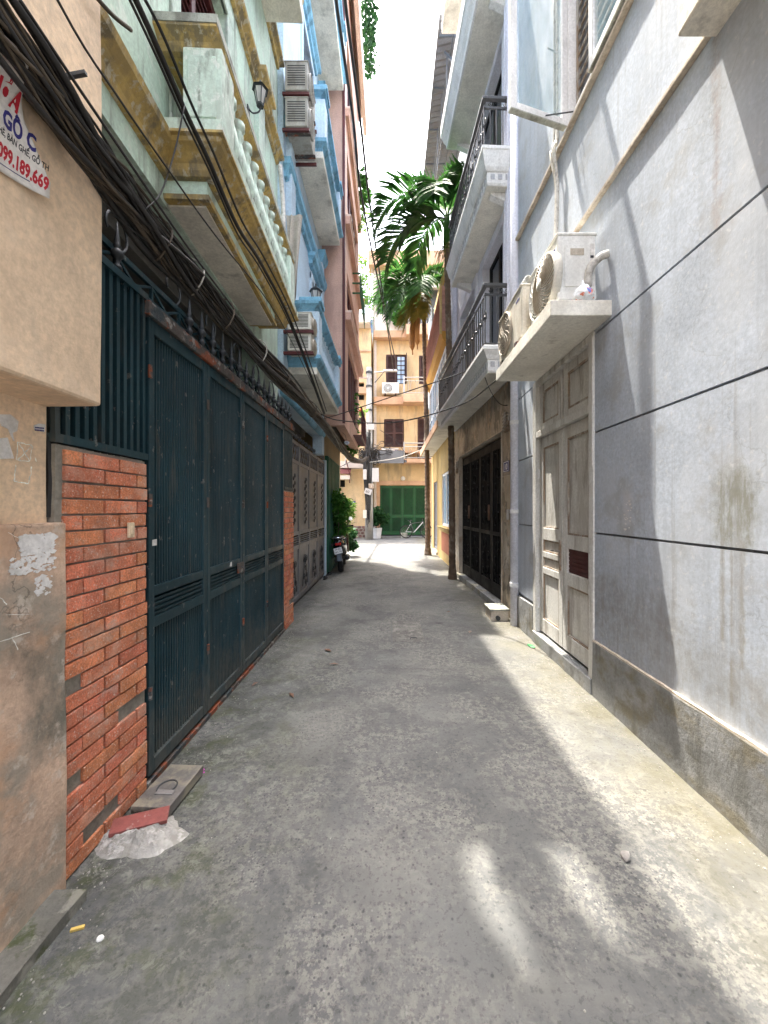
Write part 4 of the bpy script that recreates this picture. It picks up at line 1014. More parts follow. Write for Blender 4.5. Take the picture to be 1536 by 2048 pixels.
# ---------------------------------------------------------------- air conditioners
def make_ac(name, label, case='ac_white', group='air conditioner outdoor units'):
    "base centre at the origin, fan side facing -Y; .78 wide, .28 deep, .54 high"
    t = thing(name, (0,0,0), label, 'air conditioner', group)
    K = dict(local=True)
    c = MB().box(-.39,.39,-.14,.14,.04,.54).build('casing', M_[case], t, bevel=.014, seg=3, **K)
    MB().box(-.40,.40,-.15,.15,.535,.556).build('lid', M_[case], t, bevel=.008, **K)
    for x in (-.25,.25): MB().box(x-.03,x+.03,-.16,.16,0,.04).build('foot', M_['rusty_metal'], t, **K)
    fx, fz = -.12, .29
    MB().lathe([(.215,-.146),(.215,-.141)], (fx,0,fz), 28, 'y').build('fan_opening', M_['dark_grey'], t, **K)
    g = MB()
    for r in (.035,.06,.085,.11,.135,.16,.185,.21): g.tube([(fx+r*math.cos(a), -.160-.012*(1-r/.21), fz+r*math.sin(a)) for a in [2*math.pi*i/28 for i in range(29)]], .0042, 4, cap=False)
    for k in range(16):
        a = 2*math.pi*k/16; g.tube([(fx+r*math.cos(a+(.21-r)*3), -.163-.012*(1-r/.21), fz+r*math.sin(a+(.21-r)*3)) for r in (.03,.09,.15,.215)], .0035, 4)
    g.lathe([(.22,-.142),(.228,-.158),(.214,-.170),(.207,-.158)], (fx,0,fz), 28, 'y', cap=False).lathe([(.034,-.168),(.034,-.178)], (fx,0,fz), 14, 'y')
    g.build('fan_grille', M_['ac_grille' if case == 'ac_beige' else case], t, smooth=False, **K)
    for k in range(3):
        b = MB()
        a = 2*math.pi*k/3+.4
        b.add([(fx+.03*math.cos(a),-.1472,fz+.03*math.sin(a)),(fx+.2*math.cos(a-.3),-.1475,fz+.2*math.sin(a-.3)),(fx+.2*math.cos(a+.5),-.148,fz+.2*math.sin(a+.5)),(fx+.03*math.cos(a+1.2),-.1476,fz+.03*math.sin(a+1.2))], [(0,1,2,3)])
        b.build('fan_blade', M_['fender_grey'], t, **K)
    for k in range(9): MB().box(-.3935,-.3905,-.11,.11,.12+k*.042,.14+k*.042).build('side_vent', M_['dark_grey'], t, **K)
    s = MB().box(.391,.398,-.09,.09,.14,.46).build('service_cover', M_[case], t, bevel=.004, **K)
    MB().box(.398,.402,-.05,.05,.38,.43).build('grip', M_['ac_grille'], s, **K)
    MB().box(.3915,.3935,.095,.125,.30,.47).build('rating_label', M_['paper'], t, **K)
    MB().box(.3936,.3942,.098,.122,.36,.38).build('label_print', M_['print_black'], t, **K)
    MB().box(.22,.33,-.1425,-.1405,.44,.46).build('brand_strip', M_['number_blue'], t, **K)
    return t
acA = make_ac('air_conditioner', 'boxy white air conditioner at the near end of the shelf, beside the plastic bag', 'ac_white')
acB = make_ac('air_conditioner', 'yellowed air conditioner at the far end of the shelf above the grey door', 'ac_beige')
def ac_copy(src, loc, rz, label, scale=None):
    return place(copy_tree(src), loc, rz, label, scale)
MB_ = None
place(acA, (1.43,3.225,3.065), -math.pi/2, scale=(.72,1.05,1.0))
place(acB, (1.35,3.92,3.062), -math.pi/2, scale=(.93,.95,.95))
# loose round fan guard leaning on the near unit
fg = thing('round_fan_guard', (1.25,3.1,3.06), 'round beige swirl pattern fan guard standing in front of the near air conditioner', 'fan guard')
g = MB(); cx, cy, cz = 1.235, 3.11, 3.315
for k in range(34):
    a = 2*math.pi*k/34
    g.tube([(cx-.03*(1-(r/.215)**2), cy+r*math.cos(a+(.215-r)*4.5), cz+r*math.sin(a+(.215-r)*4.5)) for r in (.045,.09,.135,.18,.212)], .0048, 4)
g.build('vane', M_['ac_grille'], fg, kind='stuff')
MB().lathe([(.207,.0),(.222,-.004),(.228,.012),(.224,.065),(.216,.066),(.214,.012)], (cx,cy,cz), 36, 'x', cap=False).build('rim', M_['ac_beige'], fg, smooth=True)
MB().lathe([(.05,-.026),(.045,-.036),(.0,-.038)], (cx,cy,cz), 18, 'x', cap=False).build('hub', M_['ac_beige'], fg, smooth=True)
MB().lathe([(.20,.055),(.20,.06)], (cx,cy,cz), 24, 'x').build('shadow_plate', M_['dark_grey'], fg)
# three grey conduits, vent elbow, drain hose
for k, (dy, r) in enumerate(((0,.018),(.07,.013))):
    pts = spline([(XR-.03,3.72+dy,6.8),(XR-.03,3.72+dy,5.2),(XR-.075,3.70+dy,4.98),(XR-.05,3.68+dy*.4,4.6),(XR-.07,3.66+dy*.4,4.0),(XR-.10,3.55,3.75),(XR-.09,3.46,3.62)], 5)
    MB().tube(pts, r, 8).build('insulated_pipe', M_['hose'], smooth=True, label=['thick taped pipe running down the right wall to the air conditioners','thinner taped pipe alongside the thick one on the right wall'][k], cat='pipe', group='taped pipes on the right wall')
ve = MB().tube(spline([(1.63,4.75,3.75),(1.52,4.66,3.78),(1.50,4.55,3.95),(1.545,4.38,4.06),(1.555,4.30,4.07)],5), .052, 14, cap=False).build('vent_elbow', M_['ac_white'], smooth=True, label='white plastic vent pipe elbow beyond the air conditioners', cat='pipe')
sm = ve.modifiers.new('thickness','SOLIDIFY'); sm.thickness = .006
MB().tube(spline([(1.64,2.89,3.42),(1.58,2.9,3.40),(1.52,2.92,3.33),(1.505,2.93,3.2)],5), .03, 9).build('drain_hose', M_['hose'], smooth=True, label='short grey ribbed drain hose behind the plastic bag', cat='hose')
# plastic bag
bm = bmesh.new(); bmesh.ops.create_icosphere(bm, subdivisions=4, radius=1)
for v in bm.verts:
    c = v.co.copy(); n = noise.noise(c*2.2) + .5*abs(noise.noise(c*5.5))
    top = max(0, c.z)
    k = 1 + .20*n
    v.co = Vector((c.x*.075*k*(1-.62*top**1.5), c.y*.07*k*(1-.62*top**1.5), (c.z*.075*(1+.5*top) if c.z > 0 else c.z*.05)*k))
me = bpy.data.meshes.new('bag'); bm.to_mesh(me); bm.free(); me.materials.append(M_['bag_plastic'])
for p in me.polygons: p.use_smooth = True
bag = obj('plastic_bag', me, loc=(1.46,2.91,3.11)); tag(bag, 'white crumpled plastic bag with red and blue print on the shelf', 'bag')
MB().box(1.30,1.42,3.45,3.50,3.06,3.085).build('rusty_bracket', M_['rusty_metal'], label='short rusty angle bracket between the two air conditioners on the shelf', cat='bracket', bevel=.003)
# casement notice on wall
nt_ = flakes('old_notice', 2.67, 1.46, .045, .10, 22, XR-.003, M_['paper'], grey, 9); nt_['kind'] = 'stuff'

# ---------------------------------------------------------------- white house (slightly turned)
WZ = .04
white = thing('white_house', (1.66,5.06,0), 'white balconied house with a stone faced ground floor and black iron gate', 'house', rz=WZ)
def wb(mb, name, m, parent=None, **k): return mb.build(name, M_[m], parent or white, local=True, **k)
# ground floor stone tiles
wb(MB().wall('x', .02, .25, -.08, 3.90, 0, 3.3, [(.55,3.42,-1,2.66)]), 'ground_wall', 'mortar')
def tiles(y0, y1, z0, z1, ny, nz_):
    for i in range(ny):
        for j in range(nz_):
            a, b = y0+(y1-y0)*i/ny, y0+(y1-y0)*(i+1)/ny; c, d = z0+(z1-z0)*j/nz_, z0+(z1-z0)*(j+1)/nz_
            wb(MB().box(0,.021,a+.0015,b-.0015,c+.0015,d-.0015), 'stone_tile', 'stone_tile', bevel=.0015, seg=1)
tiles(.13,.55,0,3.3,1,5); tiles(3.42,3.90,0,3.3,1,5); tiles(.55,3.42,2.66,3.3,4,1)
wb(MB().box(-.012,.2,.55,.575,.0,2.66).box(-.012,.2,3.395,3.42,.0,2.66).box(-.012,.2,.55,3.42,2.635,2.66), 'gate_frame', 'ledge_line')
wb(MB().box(-.05,.25,.5,3.5,-.02,.10), 'threshold', 'plinth', bevel=.008)
wb(MB().box(2.6,2.7,0,3.9,0,3.3).box(.25,2.6,3.8,3.9,0,3.3).box(.25,2.6,0,.1,0,3.3), 'inner_wall', 'dark_grey')
wb(MB().box(.25,2.6,.1,3.8,0.0,.012), 'inner_floor', 'soffit_grey')
# black scroll gate
ig = MB().box(0,.01,0,.01,0,.01)
gate2 = thing('black_scroll_gate', (1.66,5.06,0), 'black wrought iron gate with scrollwork under the white house', 'gate', rz=WZ)
def gb(mb, name, m='black_iron', parent=None, **k): return mb.build(name, M_[m], parent or gate2, local=True, **k)
for i in range(4):
    y0 = .58 + i*.704; y1 = y0 + .698; X = .09
    f = gb(MB().box(X-.02,X+.02,y0,y0+.06,.11,2.6).box(X-.02,X+.02,y1-.06,y1,.11,2.6).box(X-.019,X+.019,y0+.06,y1-.06,.11,.32).box(X-.019,X+.019,y0+.06,y1-.06,2.45,2.6).box(X-.019,X+.019,y0+.06,y1-.06,1.08,1.14), 'leaf', bevel=.004)
    gb(MB().box(X+.012,X+.018,y0+.06,y1-.06,1.14,2.45), 'backing_sheet', parent=f)
    for k in range(7): gb(MB().box(X-.008,X+.008,y0+.10+k*.08,y0+.116+k*.08,.32,2.45), 'bar', parent=f)
    for k, (dy, z, r, sg) in enumerate(((.18,.45,.10,1),(.50,.45,.10,-1),(.18,.70,.09,-1),(.50,.70,.09,1),(.34,.92,.10,1),(.2,1.3,.08,1),(.48,1.3,.08,-1),(.34,1.55,.11,1),(.2,1.85,.09,-1),(.5,1.85,.09,1),(.34,2.1,.12,-1),(.2,2.32,.08,1),(.5,2.32,.08,-1))):
        mb = MB(); swirl(mb, y0+dy, z, r*1.1, .9 + .1*(k%3), sg, X=X-.026, t=.009, a0=k*1.3); gb(mb, 'scroll', 'black_iron', parent=f)
    gb(MB().lathe([(.018,1.32),(.018,1.58)], (X-.06,y0+.03 if i%2 else y1-.03,0), 8), 'pull_handle', 'brown_metal', parent=f, smooth=True) if i in (1,2) else None
npz = thing('house_number_plate', (1.655,5.3,2.1), 'blue enamel house number plate reading 10 on the stone pillar', 'number plate', rz=WZ)
NP = Matrix.Translation((-.01,.19,.12))
MB().box(-.016,-.006,-.11+.12,.11+.12,-.07,.08).build('plate', M_['number_blue'], npz, local=True, bevel=.003)
MB().box(-.0175,-.0155,.02,.22,-.062,-.056).box(-.0175,-.0155,.02,.22,.066,.072).box(-.0175,-.0155,.02,.026,-.056,.066).box(-.0175,-.0155,.214,.22,-.056,.066).build('border', M_['print_white'], npz, local=True)
text('number', '10', .125, M_['print_white'], npz, Matrix.Translation((-.0175,.185,-.040)) @ RIGHT_WALL, local=True)
# vents and keypad on the stone
for yy, zz in ((.34,2.74),(3.62,2.45)):
    v = wb(MB().box(-.02,.0,yy-.09,yy+.09,zz-.14,zz+.14), 'vent', 'door_edge')
    for k in range(6): wb(MB().prism([(-.045,zz-.125+k*.045),(-.015,zz-.11+k*.045),(-.015,zz-.095+k*.045),(-.045,zz-.10+k*.045)], 'y', yy-.085, yy+.085), 'vent_louvre', 'door_edge', v)
wb(MB().box(-.022,.0,.26,.31,1.36,1.50), 'intercom', 'plastic_white', bevel=.004)
# upper walls
wb(MB().wall('x', .0, .25, 0, 3.88, 3.3, 9.3, [(.45,1.5,3.6,5.6),(2.0,3.2,3.6,5.6),(.5,2.0,6.2,8.3)]), 'upper_wall', 'lilac_white')
wb(MB().box(.25,5,0,.2,0,9.3).box(.25,5,3.7,3.88,3.3,9.3), 'end_wall', 'lilac_white')
wb(MB().box(2.5,2.6,.2,3.7,3.3,9.3).box(.25,2.5,.2,3.7,5.7,5.8), 'room_wall', 'interior')
for (a, b, z0, z1) in ((.45,1.5,3.6,5.6),(2.0,3.2,3.6,5.6),(.5,2.0,6.2,8.3)):
    m_ = (a+b)/2
    d = wb(MB().box(.10,.15,a,a+.06,z0,z1).box(.10,.15,b-.06,b,z0,z1).box(.10,.15,m_-.04,m_+.04,z0,z1).box(.101,.149,a+.06,b-.06,z1-.06,z1), 'balcony_door', 'black_iron')
    wb(MB().box(.12,.13,a+.06,m_-.04,z0,z1-.06).box(.12,.13,m_+.04,b-.06,z0,z1-.06), 'pane', 'dark_glass', d)
    wb(MB().box(-.03,.01,a-.14,a,z0,z1+.1).box(-.03,.01,b,b+.14,z0,z1+.1).box(-.034,.01,a-.14,b+.14,z1,z1+.16), 'door_surround', 'lilac_white', bevel=.008)
for y0, y1 in ((-.02,.20),(3.66,3.88)):
    p = wb(MB().box(-.10,.0,y0,y1,3.31,9.3), 'pilaster', 'lilac_white', bevel=.006)
    for k in range(3): wb(MB().box(-.112,-.099,y0+.03+k*.06,y0+.062+k*.06,3.7,9.0), 'flute', 'lilac_white', p, bevel=.008)
# near end: downpipe
wb(MB().lathe([(.055,0),(.055,9.2)], (-.045,-.07,0), 14), 'downpipe', 'lilac_white', smooth=True)
for z in (.5,1.45,2.6): wb(MB().lathe([(.062,z),(.062,z+.05)], (-.045,-.07,0), 14), 'pipe_clip', 'white_paint')
def white_balcony(y0, y1, zs, zt, d, railh, nb):
    sl_ = wb(MB().cornice(.0, -1, d-.10, y0+.03, y1-.03, [(-.02,zs),(.0,zs),(.012,zs+.03),(.012,zs+.16),(.03,zs+.17),(.05,zs+.21),(.09,zt-.05),(.10,zt-.04),(.10,zt),(-.2,zt+.001)]), 'balcony', 'white_paint')
    wb(MB().box(-d+.09,-.002,y0+.04,y1-.04,zs-.006,zs-.0005), 'soffit', 'soffit_grey', sl_)
    n = int((y1-y0-.1)/.11)
    for k in range(n):
        yy = y0+.08+k*.11
        wb(MB().box(-d+.082,-d+.092,yy,yy+.06,zs+.07,zs+.14), 'dentil', 'dentil_grey', sl_)
    for k in range(int(d/.1)-1):
        xx = -.08-k*.1
        wb(MB().box(xx-.055,xx,y0+.013,y0+.022,zs+.07,zs+.14), 'dentil', 'dentil_grey', sl_)
    wb(MB().box(-d+.04,-d+.32,y0+.01,y0+.26,zt+.001,zt+.05), 'pad', 'white_paint', sl_, bevel=.006)
    r = thing('iron_balcony_railing', (1.66,5.06,0), white_lab.pop(0), 'railing', 'black iron railings of the white house', rz=WZ)
    X = -d+.06
    def rb(mb, name, parent=None, **k): return mb.build(name, M_['rail_iron'], parent or r, local=True, **k)
    rb(MB().box(X-.03,X+.03,y0+.02,y1-.02,zt+railh-.04,zt+railh), 'hand_rail', bevel=.006); rb(MB().box(X-.012,X+.012,y0+.02,y1-.02,zt+railh-.16,zt+railh-.135), 'rail'); rb(MB().box(X-.012,X+.012,y0+.02,y1-.02,zt+.06,zt+.085), 'rail')
    rb(MB().box(X+.03,-.05,y0+.02,y0+.07,zt+railh-.04,zt+railh), 'side_rail', bevel=.004); rb(MB().box(X+.012,-.05,y0+.03,y0+.055,zt+railh-.16,zt+railh-.135), 'side_rail'); rb(MB().box(X+.012,-.05,y0+.03,y0+.055,zt+.06,zt+.085), 'side_rail')
    for k in range(nb):
        yy = y0+.045+(y1-y0-.1)*k/(nb-1)
        o = rb(MB().box(X-.008,X+.008,yy-.008,yy+.008,zt,zt+railh-.16), 'baluster')
        if k % 2 == 0:
            q = MB(); zc = zt + railh*.48
            for s in (-1,1):
                pts = [(X+.0, yy+s*(.035-.03*math.cos(a)), zc+.065*math.sin(a)*(1 if a < math.pi else .6)) for a in [2*math.pi*i/12 for i in range(13)]]
                q.tube(pts, .0055, 4)
            q.lathe([(.004,zc-.03),(.024,zc-.01),(.024,zc+.01),(.004,zc+.03)], (X,yy,0), 8)
            rb(q, 'knot', o)
    for k in range(4): rb(MB().box(X+.07+k*.085,X+.083+k*.085,y0+.036,y0+.049,zt,zt+railh-.15), 'side_baluster')
    for k in range(3):
        q = MB(); swirl(q, 0, 0, .04, 1.2, 1 if k%2 else -1, X=0, t=.005); q.xf(Matrix.Translation((X+.09+k*.10,y0+.042,zt+railh-.09)) @ Matrix.Rotation(math.pi/2,4,'Z')); rb(q, 'side_scroll')
white_lab = ['black iron railing of the lower balcony on the white house','black iron railing of the upper balcony on the white house']
white_balcony(.0, 3.72, 3.31, 3.62, .46, .87, 34)
white_balcony(.0, 2.40, 5.78, 6.22, .47, .74, 22)
wb(MB().cornice(.0, -1, .48, -.05, 2.35, [(-.02,8.42),(0,8.42),(.01,8.5),(.05,8.58),(.08,8.70),(.10,8.72),(.10,8.95),(-.1,8.96)]), 'roof_cornice', 'white_paint')
wb(MB().box(-.45,-.002,-.03,2.32,8.412,8.419), 'roof_soffit', 'soffit_grey')
for z in (5.62,8.25):
    for k, yy in enumerate((.18,2.25)):
        wb(MB().prism([(-.001,z),(-.30,z+.12),(-.30,z+.155),(-.001,z+.155)], 'y', yy-.05, yy+.05), 'corbel', 'white_paint', bevel=.006)
wb(MB().tube(sag((-.4,.05,3.25),(-.02,.28,2.95),.12,8), .006, 5), 'loose_wire', 'cable_black')
# ---------------------------------------------------------------- ochre house beyond
XO = 1.56
och = thing('ochre_house', (XO,11.5,0), 'yellow ochre house with a pink boarded bay and concrete awning, right side', 'house')
MB().wall('x', XO, XO+.2, 8.98, 14.4, 0, 3.45, [(10.0,11.55,1.02,2.55),(12.7,13.75,.12,2.45)]).build('ground_wall', M_['ochre_plaster'], och)
MB().box(XO+.2, XO+.3, 8.98, 14.4, 0, 3.45).build('inner_wall', M_['dark_grey'], och)
wf = MB().box(XO+.02,XO+.09,10.0,10.07,1.02,2.55).box(XO+.02,XO+.09,11.48,11.55,1.02,2.55).box(XO+.02,XO+.09,10.07,11.48,1.02,1.09).box(XO+.02,XO+.09,10.07,11.48,2.48,2.55).box(XO+.02,XO+.09,10.74,10.81,1.09,2.48).build('window', M_['white_paint'], och)
MB().box(XO+.05,XO+.06,10.07,10.74,1.09,2.48).box(XO+.05,XO+.06,10.81,11.48,1.09,2.48).build('pane', M_['blue_glass'], wf)
MB().cornice(XO, -1, .05, 9.85, 11.7, [(0,.88),(.03,.90),(.04,.96),(.08,1.0),(0,1.005)]).build('sill', M_['ochre_plaster'], och)
MB().box(XO-.012, XO+.002, 9.95, 11.6, .28, .84).build('dado_panel', M_['red_panel'], och, bevel=.004)
d = MB().box(XO+.03,XO+.08,12.7,12.78,.12,2.45).box(XO+.03,XO+.08,13.67,13.75,.12,2.45).box(XO+.03,XO+.08,12.78,13.67,2.37,2.45).box(XO+.03,XO+.08,12.78,13.67,.12,.22).build('door', M_['grey_gate'], och)
MB().box(XO+.05,XO+.06,12.78,13.67,.22,2.37).build('door_sheet', M_['grey_gate'], d)
for z in (.3,.5,1.1,1.7): MB().box(XO+.035,XO+.05,12.78,13.67,z,z+.03).build('door_rail', M_['grey_gate'], d)
MB().box(XO-.04,XO+.25,12.6,13.85,-.02,.10).build('door_step', M_['ledge_line'], och, bevel=.006)
MB().box(XO-.002,XO+.2,14.1,14.42,0,3.45).build('corner_strip', M_['far_white'], och) if False else None
MB().box(1.13, XO+.25, 9.0, 14.15, 3.45, 3.60).build('awning_slab', M_['soffit_grey'], och, bevel=.008)
MB().box(1.10, 1.128, 9.0, 14.15, 3.44, 3.63).build('awning_fascia', M_['orange_band'], och)
MB().wall('x', XO+.1, XO+.3, 8.98, 14.4, 3.6, 8.9, [(9.3,10.5,3.9,5.3),(10.9,12.2,3.9,5.3),(9.3,10.4,7.2,8.6),(11,12.5,7.2,8.6)]).build('upper_wall', M_['ochre_plaster'], och)
MB().box(XO+.3,6,8.98,9.1,0,8.9).box(XO+.3,6,14.28,14.4,0,8.9).box(XO+.9,XO+1.0,9.1,14.28,3.6,8.9).box(XO+.1,6,8.98,14.4,8.9,9.05).build('end_wall', M_['ochre_plaster'], och)
MB().box(2.75,2.9,8.98,14.4,9.05,13.0).build('terrace_wall', M_['soffit_grey'], och)
for (a, b, z0, z1) in ((9.3,10.5,3.9,5.3),(10.9,12.2,3.9,5.3),(9.3,10.4,7.2,8.6),(11,12.5,7.2,8.6)):
    f = MB().box(XO+.12,XO+.18,a,a+.06,z0,z1).box(XO+.12,XO+.18,b-.06,b,z0,z1).box(XO+.12,XO+.18,(a+b)/2-.03,(a+b)/2+.03,z0,z1).build('window', M_['white_paint'], och)
    MB().box(XO+.145,XO+.155,a+.06,b-.06,z0,z1).build('pane', M_['blue_glass'], f)
# glazed lower bay, boarded bay above it
gz = MB()
for y in [9.0+.46*k for k in range(9)]: gz.box(1.30,1.34,y,y+.05,3.62,5.25)
gz.box(1.30,1.34,9.0,12.73,5.25,5.32).box(1.30,1.34,9.0,12.73,4.3,4.34)
f = gz.build('glazed_bay', M_['white_paint'], och)
for k in range(8): MB().box(1.316,1.324,9.05+.46*k,9.46+.46*k,3.62,4.3).box(1.316,1.324,9.05+.46*k,9.46+.46*k,4.34,5.25).build('pane', M_['blue_glass'], f)
MB().prism([(XO+.1,5.33),(1.36,5.33),(1.24,5.50),(1.18,5.68),(XO+.1,5.68)], 'y', 9.0, 12.9).build('bay_soffit', M_['orange_soffit'], och)
for k in range(10):
    z = 5.69 + k*.105
    MB().prism([(1.165,z),(1.19,z+.10),(XO+.1,z+.10),(XO+.1,z)], 'y', 9.0, 12.9).build('siding_board', M_['siding'], och)
MB().box(1.16,1.21,8.95,9.0,5.6,6.76).build('bay_edge', M_['ochre_plaster'], och)
# high tin awning on steel frame, slab above
aw = thing('tin_awning', (1.5,11,12.4), 'corrugated grey tin awning on a steel frame high on the right', 'awning')
n = 60; vs = []
for i in range(n+1):
    y = 8.6 + 4.6*i/n; dz = .02*math.cos(i*math.pi)
    vs += [(1.13, y, 12.55+dz), (2.72, y, 12.95+dz)]
MB().add(vs, [(2*i,2*i+2,2*i+3,2*i+1) for i in range(n)]).build('tin_sheet', M_['tin_sheet'], aw, kind='stuff')
MB().box(1.10,1.13,8.55,13.25,12.50,12.62).box(1.13,2.6,13.22,13.25,12.50,12.62).build('fascia', M_['tin_sheet'], aw)
for y in (8.9,10.0,11.1,12.2,13.1): MB().bar((1.14,y,12.46),(2.5,y,12.46),.03,.04).build('beam', M_['fender_grey'], aw)
for k in range(3): MB().bar((1.45+k*.3,8.6,12.42),(1.45+k*.3,13.2,12.42),.03,.04).build('purlin', M_['fender_grey'], aw)
MB().bar((1.3,13.15,12.44),(2.72,12.0,10.4),.05,.05).bar((1.3,9.2,12.44),(2.72,8.9,10.6),.05,.05).build('strut', M_['fender_grey'], aw)
for k in range(5): MB().bar((1.36,9.2+k*.9,11.2),(1.36,9.2+k*.9,12.42),.02,.02).build('cage_bar', M_['fender_grey'], aw)
for z in (11.2,11.6,12.0): MB().bar((1.36,9.2,z),(1.36,13.9,z),.02,.02).build('cage_rail', M_['fender_grey'], aw)
MB().box(1.14, 2.9, 7.45, 8.5, 12.0, 12.22).build('high_slab', M_['cream_soffit'], och, bevel=.02)
# silver sheet hung from the far bay
MB().box(1.42,1.46,13.0,14.3,5.2,8.4).build('wind_sheet', M_['tarp'], och)
acO = ac_copy(acB, (1.36,13.3,3.62), -math.pi/2, 'small air conditioner standing on the awning of the ochre house')

# ---------------------------------------------------------------- end house across the alley end
YE = 21.0
end = thing('end_house', (1,YE,0), 'orange and cream four storey house closing the end of the alley', 'house')
def E(x, y): return onY(x, y, YE)
def EB(x0, y0, x1, y1, d0, d1, name, m, parent=None, **k):
    a, b = E(x0, y0), E(x1, y1)
    return MB().box(a.x, b.x, YE+d0, YE+d1, b.z, a.z).build(name, M_[m], parent or end, **k)
def rect(x0, y0, x1, y1): a, b = E(x0,y0), E(x1,y1); return (a.x, b.x, b.z, a.z)
holes = [rect(760,971,853,1080), rect(768,838,808,894), rect(835,836,872,925), rect(772,709,813,768), rect(838,711,880,768)]
zA, zB = E(0,670).z, E(0,512).z
MB().wall('y', YE, YE+.25, E(746,0).x, 6.0, 0, zA, holes).build('wall', M_['orange_plaster'], end)
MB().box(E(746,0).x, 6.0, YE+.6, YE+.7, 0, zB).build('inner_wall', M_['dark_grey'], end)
MB().wall('y', YE, YE+.25, E(746,0).x, 6.0, zA, zB, [rect(753,558,811,636), rect(822,575,900,662)]).build('top_wall', M_['far_white'], end)
MB().box(E(746,0).x-.02, E(746,0).x+.2, YE+.25, YE+8, 0, zB).build('side_wall', M_['orange_plaster'], end)
EB(738,512,900,541,-.5,.3,'roof_band','orange_band',bevel=.02)
EB(748,668,812,682,-.45,.0,'storey_ledge','orange_band',bevel=.02)
EB(750,636,811,669,-.42,-.30,'parapet','far_white')
EB(811,662,900,682,-.8,.0,'balcony_slab','orange_band',bevel=.02)
EB(748,797,806,812,-.35,.0,'storey_ledge','orange_band',bevel=.02)
EB(805,796,900,812,-.8,.0,'balcony_slab','orange_band',bevel=.02)
EB(748,905,870,909,-.7,.0,'storey_ledge','orange_band')
EB(805,921,900,929,-.75,.0,'balcony_slab','orange_band',bevel=.02)
def shutter(x0, y0, x1, y1, label=None, dx=0):
    a, b = E(x0,y0), E(x1,y1); w = b.x-a.x
    s = MB().box(a.x,a.x+.07,YE-.03,YE+.03,b.z,a.z).box(b.x-.07,b.x,YE-.03,YE+.03,b.z,a.z).box(a.x+.07,b.x-.07,YE-.028,YE+.028,b.z,b.z+.08).box(a.x+.07,b.x-.07,YE-.028,YE+.028,a.z-.08,a.z).box(a.x+.07,b.x-.07,YE-.028,YE+.028,(a.z+b.z)/2-.04,(a.z+b.z)/2+.04).build('shutter', M_['maroon_wood'], end)
    n = int((a.z-b.z)/.075)
    for k in range(n):
        z = b.z+.05+k*.075
        MB().prism([(YE-.02,z),(YE+.015,z+.045),(YE+.02,z+.04),(YE-.015,z-.006)], 'x', a.x+.07, b.x-.07).build('shutter_slat', M_['maroon_wood'], s)
    return s
shutter(769,839,788,894); shutter(788.4,839,807,894); shutter(836,837,853,924); shutter(853.4,837,871,924)
shutter(773,710,792,767); shutter(839,712,857,768); shutter(857.4,712,876,768)
a, b = E(793,712), E(811,767)
wf = MB().box(a.x,a.x+.05,YE+.04,YE+.09,b.z,a.z).box(b.x-.05,b.x,YE+.04,YE+.09,b.z,a.z).box((a.x+b.x)/2-.02,(a.x+b.x)/2+.02,YE+.04,YE+.09,b.z,a.z).build('window', M_['maroon_wood'], end)
MB().box(a.x+.05,b.x-.05,YE+.06,YE+.07,b.z,a.z).build('pane', M_['blue_glass'], wf)
for k in range(7): z = b.z+(a.z-b.z)*k/6; MB().box(a.x+.05,b.x-.05,YE+.035,YE+.055,z-.02,z+.02).build('glazing_bar', M_['maroon_wood'], wf)
MB().box(b.x+.02,b.x+.06,YE-.45,YE-.03,b.z,a.z).build('open_shutter', M_['maroon_wood'], end)
# loggia bars and railings
for k in range(12):
    x = 754+k*5.1; EB(x,560,x+.7,636,-.05,-.02,'loggia_bar','rail_chrome')
for y in (590,603): EB(753,y,811,y+.8,-.055,-.015,'loggia_rail','rail_chrome')
def far_rail(x0, x1, y0, y1, yoff, label):
    r = thing('balcony_railing', (E(x0,0).x,YE-.7,E(0,y1).z), label, 'railing', 'steel railings of the end house balconies')
    a, b = E(x0,y0), E(x1,y1)
    MB().tube([(a.x,YE-.72,a.z),(b.x,YE-.72,a.z)], .03, 8).tube([(a.x,YE-.72,b.z+.06),(b.x,YE-.72,b.z+.06)], .02, 8).tube([(a.x,YE-.72,a.z-.18),(b.x,YE-.72,a.z-.18)], .016, 6).build('rail', M_['rail_chrome'], r)
    MB().tube([(a.x,YE-.72,b.z),(a.x,YE-.72,a.z+.08)], .04, 8).build('post', M_['rail_chrome'], r)
    n = int((b.x-a.x)/.2)
    for k in range(1,n):
        x = a.x+k*.2; h = a.z-.2-b.z
        MB().tube([(x,YE-.72,b.z+.05),(x+(.05 if k%2 else -.05),YE-.72,b.z+.05+h*.3),(x+(.05 if k%2 else -.05),YE-.72,b.z+.05+h*.7),(x,YE-.72,a.z-.18)], .011, 5).build('bar', M_['rail_chrome'], r)
far_rail(813,900,631,662,0,'top floor balcony railing of the end house')
far_rail(807,900,764,796,0,'middle balcony railing of the end house')
far_rail(807,900,891,921,0,'lowest balcony railing of the end house, above the green gate')
MB().add([E(744,905)+Vector((0,-.75,0)), E(806,905)+Vector((0,-.75,0)), E(806,932)+Vector((0,-1.25,0)), E(744,932)+Vector((0,-1.25,0))], [(0,1,2,3)]).build('lean_to_sheet', M_['dark_grey'], end)
vs = []; n = 40
for i in range(n+1):
    x = E(743,0).x + (E(812,0).x-E(743,0).x)*i/n; dz = .015*(-1)**i
    vs += [(x,YE-.02,E(0,908).z+dz),(x,YE-1.1,E(0,928).z+dz-.05)]
MB().add(vs, [(2*i,2*i+2,2*i+3,2*i+1) for i in range(n)]).build('corrugated_canopy', M_['dark_grey'], end, kind='stuff')
